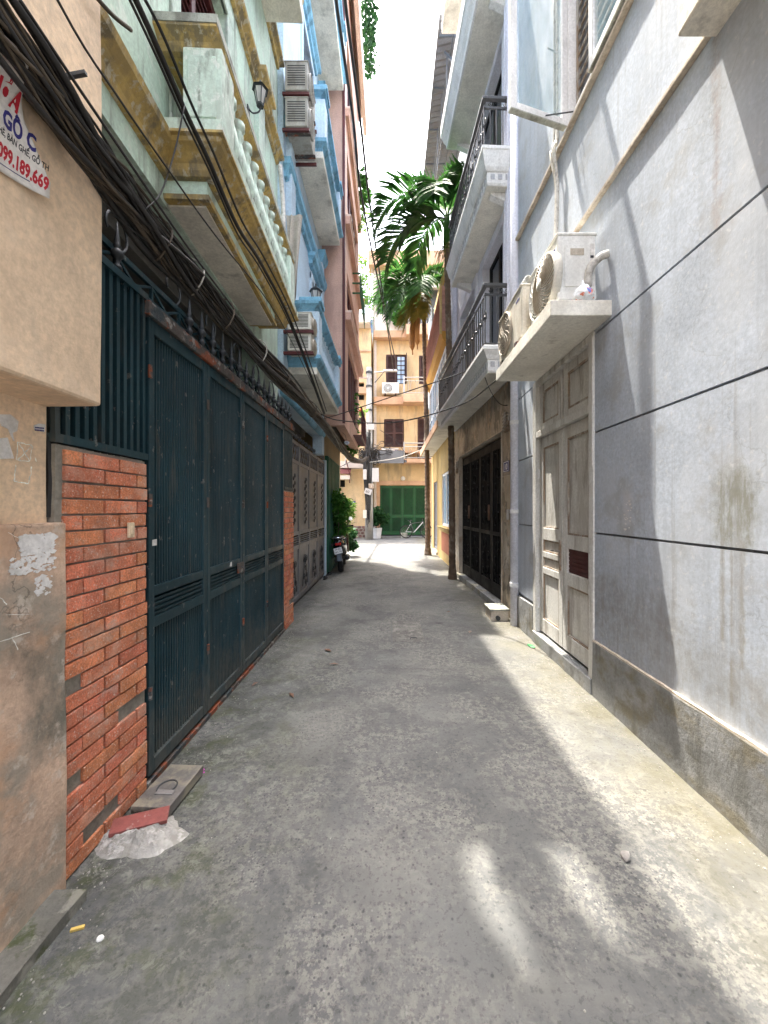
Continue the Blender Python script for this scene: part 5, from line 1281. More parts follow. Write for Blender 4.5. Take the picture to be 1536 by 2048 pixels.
EB(752,963,760,1074,-.06,.02,'gate_surround','orange_band'); EB(853,963,861,1074,-.06,.02,'gate_surround','orange_band'); EB(752,962,861,970,-.065,.02,'gate_surround','orange_band')
EB(746,1072,870,1076,-.35,.2,'doorstep','plinth')
EB(748,541,753,1072,-.12,-.02,'downpipe','far_white')
lamp = thing('round_wall_lamp', tuple(E(806,957)), 'round white wall lamp above the green gate', 'lamp')
c = E(806,957)
MB().lathe([(.0,-.10),(.07,-.09),(.10,-.05),(.11,-.015)], (c.x,YE,c.z), 18, 'y').build('globe', M_['lamp_glass'], lamp, smooth=True)
MB().lathe([(.12,-.02),(.12,-.001)], (c.x,YE,c.z), 18, 'y').build('base', M_['white_paint'], lamp)
# green folding gate
gg2 = thing('green_folding_gate', (.7,YE,0), 'bright green barred folding gate at the end of the alley', 'gate')
xs = [760.5,782,805,829,852.5]
for i in range(4):
    a, b = E(xs[i],971), E(xs[i+1],1072); x0, x1 = a.x+.008, b.x-.008; zt, zb = a.z-.02, .12
    f = MB().box(x0,x0+.06,YE+.03,YE+.07,zb,zt).box(x1-.06,x1,YE+.03,YE+.07,zb,zt).box(x0+.06,x1-.06,YE+.032,YE+.068,zb,zb+.2).box(x0+.06,x1-.06,YE+.032,YE+.068,zt-.12,zt).box(x0+.06,x1-.06,YE+.032,YE+.068,1.05,1.22).build('leaf', M_['green_metal'], gg2)
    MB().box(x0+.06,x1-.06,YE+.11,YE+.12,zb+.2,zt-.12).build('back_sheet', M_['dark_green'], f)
    n = 9
    for k in range(n):
        x = x0+.06+(x1-x0-.12)*(k+.5)/n
        MB().box(x-.012,x+.012,YE+.035,YE+.06,zb+.2,zt-.12).build('bar', M_['green_metal'], f)
# far left orange house
YL = 20.3
fl = thing('orange_corner_house', (-2.2,YL,0), 'orange house with a stone dado behind the utility pole', 'house')
def F(x, y): return onY(x, y, YL)
def rectF(x0, y0, x1, y1): a, b = F(x0,y0), F(x1,y1); return (a.x,b.x,b.z,a.z)
zt = F(0,655).z
hl = [rectF(640,960,690,974), rectF(660,990,692,1003), rectF(703,765,728,800)]
MB().wall('y', YL, YL+.25, -9, F(742,0).x, 0, zt, hl).build('wall', M_['orange_plaster'], fl)
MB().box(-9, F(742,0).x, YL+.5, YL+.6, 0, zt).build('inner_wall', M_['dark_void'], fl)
MB().box(F(742,0).x-.2, F(742,0).x, YL+.25, YL+8, 0, zt).build('side_wall', M_['orange_plaster'], fl)
for x0, y0, x1, y1, d, m in ((600,645,741,657,-.5,'far_white'),(600,777,742,790,-.3,'orange_band'),(600,925,735,938,-.5,'far_white'),(600,905,735,926,-.1,'orange_plaster'),(600,700,742,704,-.06,'orange_band'),(600,860,742,864,-.06,'orange_band')):
    a, b = F(x0,y0), F(x1,y1); MB().box(a.x,b.x,YL+d,YL-.002,b.z,a.z).build('wall_band', M_[m], fl, bevel=.015)
for y in (955,1005,1020,1045): 
    a = F(730,y); MB().box(a.x,F(742,0).x,YL-.012,YL-.003,a.z,a.z+.03).build('quoin_line', M_['orange_band'], fl)
rd = random.Random(5); x = -6.5
a, b = F(600,1052), F(733,1078)
MB().box(a.x,b.x,YL-.04,YL-.002,0,a.z).build('dado', M_['mortar'], fl)
z = 0.02
while z < a.z-.1:
    x = -4.2+rd.uniform(0,.1)
    while x < b.x-.12:
        w_ = rd.uniform(.13,.24); pts = []
        for q in range(6):
            an = 2*math.pi*q/6+rd.uniform(-.25,.25); pts.append((x+w_/2+w_*.46*math.cos(an), z+.08+.075*math.sin(an)*rd.uniform(.8,1.1)))
        MB().prism(pts, 'y', YL-.06, YL-.03).build('dado_stone', M_['crazy_stone'], fl)
        x += w_
    z += .155
np_ = thing('small_number_plate', tuple(F(707,1005)), 'small dark blue house number plate on the far orange wall', 'number plate')
c = F(707,1005); MB().box(c.x-.10,c.x+.10,YL-.02,YL-.003,c.z-.08,c.z+.08).build('plate', M_['number_blue'], np_)
text('number', '64', .12, M_['print_white'], np_, Matrix.Translation((c.x-.07,YL-.022,c.z-.045)) @ FRONT)
# porch roof
po = thing('tiled_porch_roof', (-2.0,YL-1.0,2.9), 'small red brown porch roof with a white scroll edge by the pole', 'porch roof')
p0, p1 = onY(655,920,19.3), onY(700,950,19.3)
MB().add([(p0.x-1,19.3,p1.z+.25),(p1.x,19.3,p1.z+.02),(p1.x,20.28,p1.z+.55),(p0.x-1,20.28,p1.z+.9)], [(0,1,2,3)]).build('roof_sheet', M_['dark_red_wood'], po)
MB().box(p0.x-1,p1.x,19.26,19.30,p1.z-.22,p1.z-.02).build('fascia', M_['far_white'], po)
MB().bar((p1.x,19.3,p1.z+.02),(p1.x-.2,19.3,p1.z+.75),.07,.05).bar((p1.x-.02,19.32,p1.z-.4),(p1.x,19.32,p1.z+.1),.06,.05).build('bargeboard', M_['dark_red_wood'], po)
MB().bar((p1.x-.28,19.24,p1.z+.35),(p1.x-.18,19.24,p1.z+.95),.16,.03).build('white_board', M_['plastic_white'], po)
# balcony figure work and hanging pot bracket on that wall; roof trellis above
tr = thing('roof_trellis', (-1.2,YL+.4,zt), 'thin green steel trellis on the roof of the corner house', 'trellis')
for k in range(7):
    x = F(700,0).x+k*.19; MB().bar((x,YL+.4,zt),(x,YL+.4,F(0,520).z),.02,.02).build('upright', M_['tarp'], tr)
for k in range(9):
    z = zt+.1+k*.42; MB().bar((F(700,0).x,YL+.4,z),(F(744,0).x,YL+.4,z),.02,.02).build('cross_bar', M_['tarp'], tr)
bs2 = thing('blue_roof_sheet', (-1.4,YL+.7,zt), 'bright blue sheet fence on the roof behind the pole', 'roof fence')
MB().box(F(690,0).x,F(744,0).x,YL+.6,YL+.62,zt,F(0,628).z).build('sheet', M_['sky_blue_sheet'], bs2)
for k in range(5): MB().box(F(692,0).x+k*.3,F(693,0).x+k*.3,YL+.57,YL+.6,zt,F(0,628).z).build('post', M_['sky_blue_sheet'], bs2)
MB().box(F(600,0).x,F(744,0).x,YL+2.6,YL+2.8,zt,F(0,590).z).build('rear_wall', M_['pale_blue'], fl)
MB().box(F(690,0).x,F(741,0).x,YL-.6,YL+.1,zt+.001,F(0,640).z).build('tin_canopy', M_['cream_soffit'], fl)
# ---------------------------------------------------------------- left-hand air conditioners, lanterns, hose and cloth
def left_ac(loc, label, sc, src=acA): return ac_copy(src, loc, math.pi/2, label, sc)
def bracket(ys, z, x1, w_, label):
    t = thing('bracket', (-1.4,ys[0],z-.02), label, 'bracket', 'brown brackets of the left air conditioners')
    for y in ys: MB().box(-1.40,x1,y,y+w_,z-.04,z-.005).build('arm', M_['dark_red_wood'], t)
for k, (z, lab) in enumerate(((6.46,'lower of the two dusty air conditioners stacked high between the mint and blue houses'),(6.93,'upper of the two dusty air conditioners stacked high between the mint and blue houses'))):
    t = left_ac((-1.22,5.26,z), lab, (.66,1.05,.74))
    for ch in t.children:
        if ch.name.split('.')[0] in ('casing','lid','service_cover','fan_grille'): ch.data = ch.data.copy(); ch.data.materials[0] = M_['ac_dusty']
    bracket((4.99,5.49), z, -1.05, .03, ['lower','upper'][k]+' brown bracket under the stacked air conditioners high on the left')
for k, (z, lab) in enumerate(((3.58,'lower of two dusty air conditioners over the cable bundle at the mint house corner'),(3.86,'upper of two dusty air conditioners over the cable bundle at the mint house corner'))):
    left_ac((-1.20,5.35,z), lab, (.72,1.1,.44), acB)
    bracket((5.04,5.6), z, -1.01, .045, ['lower','upper'][k]+' brown bracket under the dusty air conditioners at the mint house corner')
def lantern(loc, label, s=1.0):
    t = thing('wall_lantern', loc, label, 'lantern', 'black carriage lanterns on the left houses')
    K = dict(local=True)
    MB().box(-.02,0,-.035,.035,-.16,-.02).build('wall_plate', M_['dark_iron'], t, bevel=.004, **K)
    MB().tube(spline([(0,0,-.06),(.05,0,-.11),(.12,0,-.10),(.15,0,-.06),(.15,0,-.02)],4), .010, 7).build('arm', M_['dark_iron'], t, **K)
    c = MB(); 
    for k in range(6):
        a = math.pi*k/3; c.bar((.15+.045*math.cos(a),.045*math.sin(a),0),(.15+.085*math.cos(a),.085*math.sin(a),.20),.010,.010)
    c.lathe([(.05,-.02),(.052,.005)], (.15,0,0), 6).lathe([(.092,.19),(.092,.205)], (.15,0,0), 6)
    c.build('cage', M_['dark_iron'], t, **K)
    MB().lathe([(.043,.004),(.081,.195)], (.15,0,0), 6, cap=False).build('pane', M_['lantern_glass'], t, **K)
    MB().lathe([(.112,.205),(.06,.25),(.02,.275),(.012,.30),(.014,.315),(.004,.34)], (.15,0,0), 6).build('roof', M_['dark_iron'], t, **K)
    if s != 1: t.scale = (s,)*3
    return t
lantern((-1.40,3.82,5.52), 'black carriage lantern on the mint house above its balcony', .74)
lantern((-1.42,6.55,5.0), 'black carriage lantern on the blue house beside its pilaster', 1.05)
pts = spline([(-1.36,4.75,5.75),(-1.33,4.78,5.3),(-1.31,4.72,4.9),(-1.33,4.70,4.4),(-1.38,4.68,4.15)],6)
MB().tube(pts, .028, 9).build('flexible_hose', M_['hose'], smooth=True, label='pale taped hose hanging down the mint house wall', cat='hose')
cl = thing('hanging_cloth', (-1.3,4.95,5.3), 'limp beige cloth hanging under the stacked air conditioners', 'cloth')
vs = []; nu, nv = 16, 12
for j in range(nv+1):
    for i in range(nu+1):
        u, v = i/nu, j/nv
        vs.append((-1.34+.20*u*(1-.3*v)+.02*math.sin(u*9+v*3), 4.96+.035*math.sin(u*14+v*2)*(.4+v)+.02*v, 5.30-1.02*v-.10*math.sin(u*3.1)*(v)))
MB().add(vs, [(j*(nu+1)+i,j*(nu+1)+i+1,(j+1)*(nu+1)+i+1,(j+1)*(nu+1)+i) for j in range(nv) for i in range(nu)]).build('cloth', M_['cloth'], cl, smooth=True)

# ---------------------------------------------------------------- cables
rd = random.Random(17)
XC = -1.055
core = [(-1.06,-.6,2.92),(-1.055,.5,2.86),(XC,1.03,2.80),(XC,1.39,2.755),(XC,1.74,2.735),(XC,2.52,2.745),(XC,3.92,2.80),(-1.05,5.5,2.86),(-1.06,7.2,2.86),(-1.055,8.8,2.84),(-1.10,11.5,2.98),(-1.10,15.5,3.45),(-1.07,19.25,4.12)]
cb = thing('cable_bundle', (-1.06,5,2.7), 'thick sagging bundle of black telephone cables along the left houses', 'cable bundle')
def strand(off, r, wob, mname, nm='strand', n0=0):
    pts = []
    ph = rd.uniform(0,6.3); a0 = rd.uniform(0,6.3); R0 = off
    path = spline(core, 7)
    for i, p in enumerate(path):
        a = a0 + .16*i*rd.choice([1])*(1 if int(ph*10)%2 else -1)*.6 + wob*math.sin(i*.33+ph); sq = 1.0 + .25*math.sin(i*.5+ph*2)
        dr = R0*sq
        pts.append(p + Vector((math.cos(a)*dr*.62, 0, math.sin(a)*dr*1.1)))
    return MB().tube(pts, r, 5)
bund = MB(); dusty = MB()
for k in range(60):
    off = .074*math.sqrt(rd.random()); r = rd.choice([.004,.005,.006,.008])
    s_ = strand(off, r, .5, '')
    (bund if k % 2 else dusty).add(s_.v, s_.f)
bund.build('strands', M_['cable_black'], cb, kind='stuff', smooth=True)
dusty.build('dusty_strands', M_['cable_dusty'], cb, kind='stuff', smooth=True)
for k in range(6):
    s_ = strand([.075,.085,.06,.08,.05,.07][k], [.017,.012,.014,.010,.012,.011][k], .15, ''); s_.build('thick_strand', M_['cable_black'], cb, smooth=True)
strand(.07,.006,.4,'').build('pale_strand', M_['cable_pale'], cb, smooth=True)
for y, z in ((1.75,2.735),(2.05,2.74),(2.45,2.745),(3.1,2.77),(3.8,2.80),(5.2,2.85)):
    MB().tube([(XC+.062*math.cos(a), y+.02*math.sin(a*2), z+.098*math.sin(a)) for a in [2*math.pi*i/14 for i in range(15)]], .0045, 5).build('tie_wire', M_['cable_pale'] if y in (2.05,3.1) else M_['cable_dusty'], cb)
MB().bar(onY(92,161,1.25),onY(172,146,1.25),.012,.012).build('spacer', M_['dark_iron'], cb)
def wire(name, pts, r, label, m='cable_black', cat='cable', group='single overhead cables'):
    return MB().tube(pts, r, 6).build(name, M_[m], smooth=True, label=label, cat=cat, group=group)
up = [(300,62),(369,219),(419,325),(475,453),(526,534),(590,664),(649,827)]
def upper(dx, dz, X=-.95): return spline([Vector((X,.9,3.42+dz)), Vector((X,1.3,3.41+dz))] + [onX(x, y, X) + Vector((dx,0,dz)) for x, y in up], 6)
wire('power_cable', upper(0,0), .0125, 'thickest black cable crossing in front of the mint balcony')
wire('power_cable', upper(.03,.03), .007, 'black cable just above the thickest one at the mint balcony')
wire('power_cable', upper(-.03,.055), .006, 'thin uppermost cable of the group at the mint balcony')
wire('power_cable', upper(.0,-.045), .006, 'thin cable just under the thickest one at the mint balcony')
wire('power_cable', spline([Vector((-.98,.7,3.2)), onX(115,0,-.98), onX(240,200,-.98), onX(330,330,-.98), onX(430,470,-.98), onX(560,640,-.98), onX(640,800,-.98)],6), .0045, 'thin lone wire sloping across the beige wall towards the soffit')
wire('power_cable', spline([onX(40,0,-1.0), onX(140,150,-1.0), onX(235,290,-1.0), onX(310,400,-1.0), onX(380,500,-1.0), onX(470,620,-1.0)],6), .0055, 'wire running just above the cable bundle on the beige wall')
wire('power_cable', spline([onX(262,60,-1.1), onX(225,30,-1.1), onX(180,-20,-1.1)],5), .008, 'short frayed cable end on the beige wall corner', 'cable_dusty')
wire('power_cable', spline([onX(369,210,-.94), onX(350,300,-.97), onX(322,385,-1.0), onX(290,420,-1.02)],5), .0035, 'thin drop wire curling down from the thick cable')
PX, PY = -1.05, 19.3
for k, (a, b) in enumerate(((672,706),(690,720))):
    pts = spline([onY(a-30,-260,3.2), onY(a,0,4.5), onY(b,237,6.3), onY(b+31-3*k,469,9.2), onY(795-8*k,740,18.8)], 8)
    wire('power_cable', pts, .022, ['left','right'][k]+' one of two parallel cables crossing the sky to the street lamp')
wire('power_cable', spline([onY(636,840,6.6), onY(680,828,7.4), onY(800,788,6.6), onY(920,747,6.0), onY(1000,712,5.35)],8), .009, 'upper cable swung across the alley to the white balcony')
wire('power_cable', spline([onY(640,828,6.6), onY(680,841,6.6), onY(787,845,6.0), onY(920,810,5.2), onY(998,757,4.38)],8), .009, 'lower cable swung across the alley to the concrete shelf')
wire('power_cable', spline([onY(737,925,19.1), onY(800,915,17), onY(860,893,14.2)],8), .02, 'pale cable slung from the pole to the ochre awning', 'cable_pale')
wire('power_cable', spline([onY(678,935,18.5), onY(705,922,18.8), onY(730,915,19.2)],6), .02, 'short dark cable reaching the pole from the left house')
wire('power_cable', spline([onY(760,860,20.5), onY(790,880,20.3), onY(810,905,20)],6), .014, 'loose wire drooping on the end house wall')

# ---------------------------------------------------------------- utility pole
pole = thing('utility_pole', (PX,PY,0), 'grey concrete utility pole wrapped in tangled cables at the alley end', 'utility pole')
zt_ = onY(0,735,PY).z
MB().tube([(PX,PY,0),(PX,PY,3),(PX,PY,zt_)], [.21,.185,.13], 16).build('shaft', M_['pole_concrete'], pole, smooth=True)
mb = MB(); rd2 = random.Random(4); cz_ = 4.15
for k in range(46):
    a = rd2.uniform(0,6.28); r = rd2.uniform(.22,.62); pts = []
    for i in range(12):
        t = a + i*.6; pts.append((PX + r*math.cos(t)*rd2.uniform(.8,1.1), PY-.1 + .35*r*math.sin(t), cz_ + r*.62*math.sin(t*1.3+k) + rd2.uniform(-.06,.06)))
    mb.tube(spline(pts,3), rd2.choice([.010,.012,.016]), 4)
for k in range(26):
    x = PX + rd2.uniform(-.28,.22); y = PY-.2-rd2.uniform(0,.1)
    mb.tube(spline([(x,y,cz_+rd2.uniform(.5,1.3)),(x*.6+PX*.4,y,cz_+.2),(x+rd2.uniform(-.1,.1),y,cz_-.6),(x*.5+PX*.5+rd2.uniform(-.06,.06),y,rd2.uniform(.6,2.4))],5), rd2.choice([.012,.018,.024]), 5)
mb.build('tangled_cables', M_['cable_black'], pole, kind='stuff')
mb = MB()
for k in range(12):
    pts = [onY(742+rd2.uniform(-6,6), 905+rd2.uniform(-18,10), PY-.3), onY(765+rd2.uniform(-5,5), 893+rd2.uniform(-14,18), PY+.4), onY(790+rd2.uniform(-8,14), 900+rd2.uniform(-18,14), PY+1.2)]
    mb.tube(spline(pts,6), .011, 4)
mb.build('side_cables', M_['cable_black'], pole, kind='stuff')
for x0, y0, x1, y1, dy, m, nm in ((745,938,758,965,-.35,'plastic_white','meter_box'),(735,848,749,862,-.22,'plastic_white','notice_board'),(727,940,734,960,-.25,'plastic_white','junction_box'),(738,968,748,978,-.26,'door_edge','small_box'),(727,1020,734,1036,-.28,'ac_beige','breaker_box')):
    a, b = onY(x0,y0,PY), onY(x1,y1,PY)
    MB().box(a.x,b.x,PY+dy-.09,PY+dy+.05,b.z,a.z).build(nm, M_[m], pole, bevel=.01)
c = onY(736,983,PY-.33); s_ = .17
pn = MB().box(-s_,s_,-.012,.012,-.14,.14).xf(Matrix.Translation((c.x,PY-.33,c.z)) @ Matrix.Rotation(math.radians(18),4,'Y')).build('tilted_sign', M_['plastic_white'], pole)
text('sign_number', '60', .19, M_['print_black'], pn, Matrix.Translation((c.x,PY-.345,c.z)) @ Matrix.Rotation(math.radians(18),4,'Y') @ Matrix.Translation((-.115,0,-.07)) @ FRONT)
a, b = onY(748,745,PY), onY(793,741,PY-.3)
MB().tube([a,b], .035, 8).build('lamp_arm', M_['rail_chrome'], pole)
MB().tube([onY(750,765,PY), onY(768,744,PY)], .02, 6).build('arm_brace', M_['dark_iron'], pole)
MB().box(b.x-.65,b.x+.05,b.y-.08,b.y+.08,b.z-.05,b.z+.03).build('lamp_head', M_['plastic_white'], pole, bevel=.015)
for z in (zt_-.3, zt_-1.0, zt_-2.2): MB().lathe([(.17,z),(.17,z+.09)], (PX,PY,0), 14).build('band', M_['dark_iron'], pole)
MB().bar((PX-.55,PY-.1,zt_-.55),(PX+.15,PY-.1,zt_-.55),.05,.07).build('cross_arm', M_['rail_chrome'], pole)
ac_copy(acA, tuple(onY(781,790,20.72)), 0.0, 'white air conditioner on the third floor ledge of the end house', (1.15,1.1,1.12))
ac_copy(acA, tuple(onY(780,920,20.72)), 0.0, 'shaded air conditioner on the lean-to above the green gate', (1.15,1.1,1.12))

# ---------------------------------------------------------------- scooter seen from behind
sc = thing('motor_scooter', (-1.17,9.25,0), 'black and brown motor scooter parked by the left wall, seen from behind', 'scooter')
K = dict(local=True)
def wheel(parent, y, r, nm):
    w_ = MB().lathe([(r-.09,-.05),(r-.02,-.055),(r,-.02),(r,.02),(r-.02,.055),(r-.09,.05),(r-.09,-.05)], (0,y,r), 28, 'x', cap=False).build(nm, M_['rubber'], parent, smooth=True, **K)
    MB().lathe([(.03,-.05),(.04,.05)], (0,y,r), 12, 'x').lathe([(r-.085,-.035),(r-.105,-.03),(r-.105,.03),(r-.085,.035)], (0,y,r), 28, 'x', cap=False).build('rim', M_['fender_grey'], w_, **K)
    s = MB()
    for k in range(5):
        a = 2*math.pi*k/5; s.bar((0,y+.03*math.cos(a),r+.03*math.sin(a)),(0,y+(r-.1)*math.cos(a),r+(r-.1)*math.sin(a)),.03,.02,(1,0,0))
    s.build('spoke', M_['fender_grey'], w_, **K)
wheel(sc, .0, .27, 'rear_wheel'); wheel(sc, 1.24, .26, 'front_wheel')
def loft(secs, n=12):
    "body from cross-sections (y, z centre, half width, half height, squareness)"
    vs = []
    for y, z, w_, h, e in secs:
        for k in range(n):
            a = 2*math.pi*k/n; c_, s_ = math.cos(a), math.sin(a)
            vs.append((w_*math.copysign(abs(c_)**e, c_), y, z + h*math.copysign(abs(s_)**e, s_)))
    m = len(secs); fs = [(i*n+k,i*n+(k+1)%n,(i+1)*n+(k+1)%n,(i+1)*n+k) for i in range(m-1) for k in range(n)]
    fs += [tuple(reversed(range(n))), tuple(range((m-1)*n,m*n))]
    return MB().add(vs, fs)
def lb(secs, nm, m, lv=1, n=12):
    o = loft(secs, n).build(nm, M_[m], sc, smooth=True, **K)
    s = o.modifiers.new('round','SUBSURF'); s.levels = s.render_levels = lv; return o
lb([(-.30,.72,.06,.05,.8),(-.22,.70,.12,.10,.7),(.0,.66,.16,.14,.7),(.30,.60,.18,.16,.7),(.48,.52,.17,.20,.7),(.52,.45,.15,.16,.7)], 'rear_body', 'gloss_black')
lb([(-.26,.80,.10,.03,.7),(-.10,.83,.14,.05,.6),(.20,.82,.15,.05,.6),(.50,.80,.13,.05,.7),(.62,.76,.08,.04,.8)], 'seat', 'plastic_black')
lb([(.45,.30,.13,.05,.5),(.70,.28,.16,.05,.5),(.95,.30,.15,.06,.5)], 'footboard', 'dark_grey')
lb([(.90,.36,.16,.12,.6),(.98,.60,.21,.18,.6),(1.02,.82,.17,.14,.6),(1.0,.94,.10,.07,.7)], 'front_shield', 'gloss_brown')
lb([(.92,.98,.12,.05,.7),(.99,1.03,.16,.07,.7),(1.08,1.0,.11,.06,.7)], 'headset', 'gloss_black')
lb([(1.02,.56,.06,.04,.8),(1.24,.58,.07,.03,.8),(1.48,.44,.05,.03,.8)], 'front_fender', 'gloss_brown')
for s in (-1,1):
    MB().tube([(s*.06,1.20,.28),(s*.06,1.08,.75)], .022, 8).build('fork', M_['dark_grey'], sc, **K)
    MB().tube([(s*.10,.98,1.03),(s*.30,.90,1.05)], .014, 8).build('handlebar', M_['dark_grey'], sc, **K)
    MB().tube([(s*.24,.92,1.05),(s*.36,.88,1.055)], .021, 8).build('grip', M_['rubber'], sc, **K)
    m_ = MB().tube(spline([(s*.20,.94,1.06),(s*.24,.93,1.14),(s*.28,.92,1.20)],4), .007, 6).build('mirror_stalk', M_['dark_grey'], sc, **K)
    MB().lathe([(.0,.02),(.04,.014),(.055,.0),(.052,-.006)], (s*.30,.92,1.24), 16, 'y', cap=False).build('mirror_shell', M_['plastic_black'], m_, smooth=True, **K)
    MB().lathe([(.050,-.0065),(.050,-.004)], (s*.30,.92,1.24), 16, 'y').build('mirror_glass', M_['chrome'], m_, **K)
    MB().box(s*.20-.03,s*.20+.03,.35,.42,.30,.33).build('footrest', M_['dark_grey'], sc, **K)
    MB().lathe([(.03,-.02),(.036,0),(.02,.02)], (s*.14,-.21,.68), 10, 'y').build('indicator', M_['plastic_black'], sc, **K)
MB().box(-.07,.07,-.315,-.27,.665,.725).build('tail_light', M_['red_lamp'], sc, bevel=.015, **K)
MB().prism([(-.235,.60),(-.20,.60),(-.30,.30),(-.335,.30)], 'x', -.06, .06).build('rear_fender', M_['fender_grey'], sc, bevel=.015, **K)
PM = Matrix.Translation((-.01,-.315,.545)) @ Matrix.Rotation(math.radians(-9),4,'Y') @ Matrix.Rotation(math.radians(-10),4,'X')
pl_ = MB().box(-.095,.095,-.004,.004,-.07,.07).xf(PM).build('number_plate', M_['print_white'], sc, **K)
text('plate_text', '29-E2', .062, M_['print_black'], pl_, PM @ Matrix.Translation((-.08,-.006,.012)) @ FRONT, local=True)
text('plate_text', '383.79', .062, M_['print_black'], pl_, PM @ Matrix.Translation((-.09,-.006,-.053)) @ FRONT, local=True)
MB().lathe([(.03,-.10),(.055,-.08),(.058,.25),(.03,.32)], (.17,.0,.33), 12, 'y').build('exhaust', M_['plastic_black'], sc, smooth=True, **K)
MB().tube([(-.11,.15,.28),(-.11,.02,.28),(.0,.0,.27)], .04, 8).build('swing_arm', M_['dark_grey'], sc, **K)
MB().tube(spline([(.14,-.12,.80),(.15,-.27,.84),(0,-.33,.85),(-.15,-.27,.84),(-.14,-.12,.80)],5), .014, 7).build('grab_rail', M_['chrome'], sc, **K)
MB().tube([(-.10,.42,.24),(-.26,.36,.012)], .011, 6).build('side_stand', M_['dark_iron'], sc, **K)
sc.rotation_euler = (0, math.radians(-5), math.radians(4))

# ---------------------------------------------------------------- bicycle
YB = 20.0
bk = thing('bicycle', (onY(832,1078,YB).x,YB,0), 'dark mountain bicycle leaning by the green gate', 'bicycle')
def bwheel(x):
    w_ = MB().tube([(x+.32*math.cos(a),0,.345+.32*math.sin(a)) for a in [2*math.pi*i/32 for i in range(33)]], .024, 7, cap=False).build('tyre', M_['rubber'], bk, smooth=True, **K)
    MB().tube([(x+.295*math.cos(a),0,.345+.295*math.sin(a)) for a in [2*math.pi*i/32 for i in range(33)]], .012, 5, cap=False).build('rim', M_['dark_grey'], w_, **K)
    s = MB()
    for k in range(18): a = 2*math.pi*k/18; s.tube([(x,0,.345),(x+.29*math.cos(a),0,.345+.29*math.sin(a))], .002, 3)
    s.build('spokes', M_['rail_chrome'], w_, kind='stuff', **K)
bwheel(-.52); bwheel(.56)
MB().tube([(-.10,0,.32),(-.28,0,.80)], .018, 8).tube([(-.28,0,.76),(.36,0,.86)], .018, 8).build('frame', M_['dark_grey'], bk, **K)
MB().tube([(-.10,0,.32),(.36,0,.84)], .024, 8).build('down_tube', M_['plastic_white'], bk, **K)
MB().tube([(-.28,0,.74),(-.52,0,.345)], .012, 7).tube([(-.10,0,.32),(-.52,0,.345)], .012, 7).build('rear_stay', M_['plastic_white'], bk, **K)
MB().tube([(.33,0,.95),(.40,0,.72),(.56,0,.345)], .018, 8).build('fork', M_['dark_grey'], bk, **K)
MB().tube([(.33,-.28,1.0),(.34,0,.97),(.33,.28,1.0)], .014, 7).build('handlebar', M_['dark_grey'], bk, **K)
MB().tube([(-.28,0,.78),(-.32,0,.90)], .013, 7).build('seat_post', M_['rail_chrome'], bk, **K)
loft_ = MB().box(-.44,-.20,-.06,.06,.90,.94); loft_.build('saddle', M_['plastic_black'], bk, bevel=.02, **K)
MB().tube([(-.10+.09*math.cos(a),.03,.32+.09*math.sin(a)) for a in [2*math.pi*i/16 for i in range(17)]], .008, 5).bar((-.10,.05,.32),(-.02,.05,.18),.02,.02).bar((-.10,-.05,.32),(-.18,-.05,.46),.02,.02).build('crank', M_['dark_iron'], bk, **K)
bk.rotation_euler = (math.radians(-6), 0, math.radians(-4))

# ---------------------------------------------------------------- small things on the ground
bx = thing('metal_ramp_box', (-1.15,2.0,0), 'low rusty metal box lying against the foot of the dark gate', 'metal box')
BM = Matrix.Translation((-1.155,2.015,0)) @ Matrix.Rotation(math.radians(-3),4,'Z')
MB().box(-.095,.095,-.155,.155,.052,.060).box(-.095,-.09,-.155,.155,.02,.052).box(.09,.095,-.155,.155,.012,.052).box(-.09,.09,.15,.155,.012,.052).box(-.09,.09,-.155,-.150,.034,.052).xf(BM).build('casing', M_['box_metal'], bx, bevel=.003)
MB().tube([BM @ Vector((.0+.045*math.cos(a),-.02+.05*math.sin(a),.062)) for a in [2*math.pi*i/20 for i in range(21)]], .004, 5).build('ring', M_['dark_iron'], bx)
MB().box(-.03,.06,-.075,-.045,.060,.066).xf(BM).build('tab', M_['stone'], bx)
MB().lathe([(.03,0),(.03,.02)], (-1.17,1.87,.0), 10).lathe([(.03,0),(.03,.02)], (-1.12,2.14,.0), 10).build('wheel', M_['dark_iron'], bx)
mb = MB(); n = 64; vs = []; nj = 26
for j in range(nj):
    for i in range(n):
        a = 2*math.pi*i/n; k = 1-j/(nj-1.0)
        rr = 1 + .30*noise.noise(Vector((math.cos(a)*1.7, math.sin(a)*1.7, 4))) + .10*noise.noise(Vector((math.cos(a)*6, math.sin(a)*6, 2)))
        x, y = -1.155+.20*k*rr*math.cos(a), 1.765+.13*k*rr*math.sin(a)
        vs.append((x, y, .048*(1-k**2.2)-.004 + (.018*noise.noise(Vector((x*28,y*28,1)))+.010*noise.noise(Vector((x*70,y*70,5))))*min(1,3*(1-k))))
mb.add(vs, [(j*n+i,j*n+(i+1)%n,(j+1)*n+(i+1)%n,(j+1)*n+i) for j in range(nj-1) for i in range(n)])
mort = mb.build('mortar_patch', M_['pale_mortar'], smooth=False, label='lump of pale mortar on the ground holding a dark red tile', cat='mortar')
MB().box(-.115,.115,-.04,.04,-.008,.012).xf(Matrix.Translation((-1.165,1.795,.044)) @ Matrix.Rotation(math.radians(21),4,'Z') @ Matrix.Rotation(math.radians(9),4,'X')).build('red_tile', M_['tile_red'], label='dark red tile bedded in mortar below the metal box', cat='tile', bevel=.002)
rd4 = random.Random(3)
mb = MB()
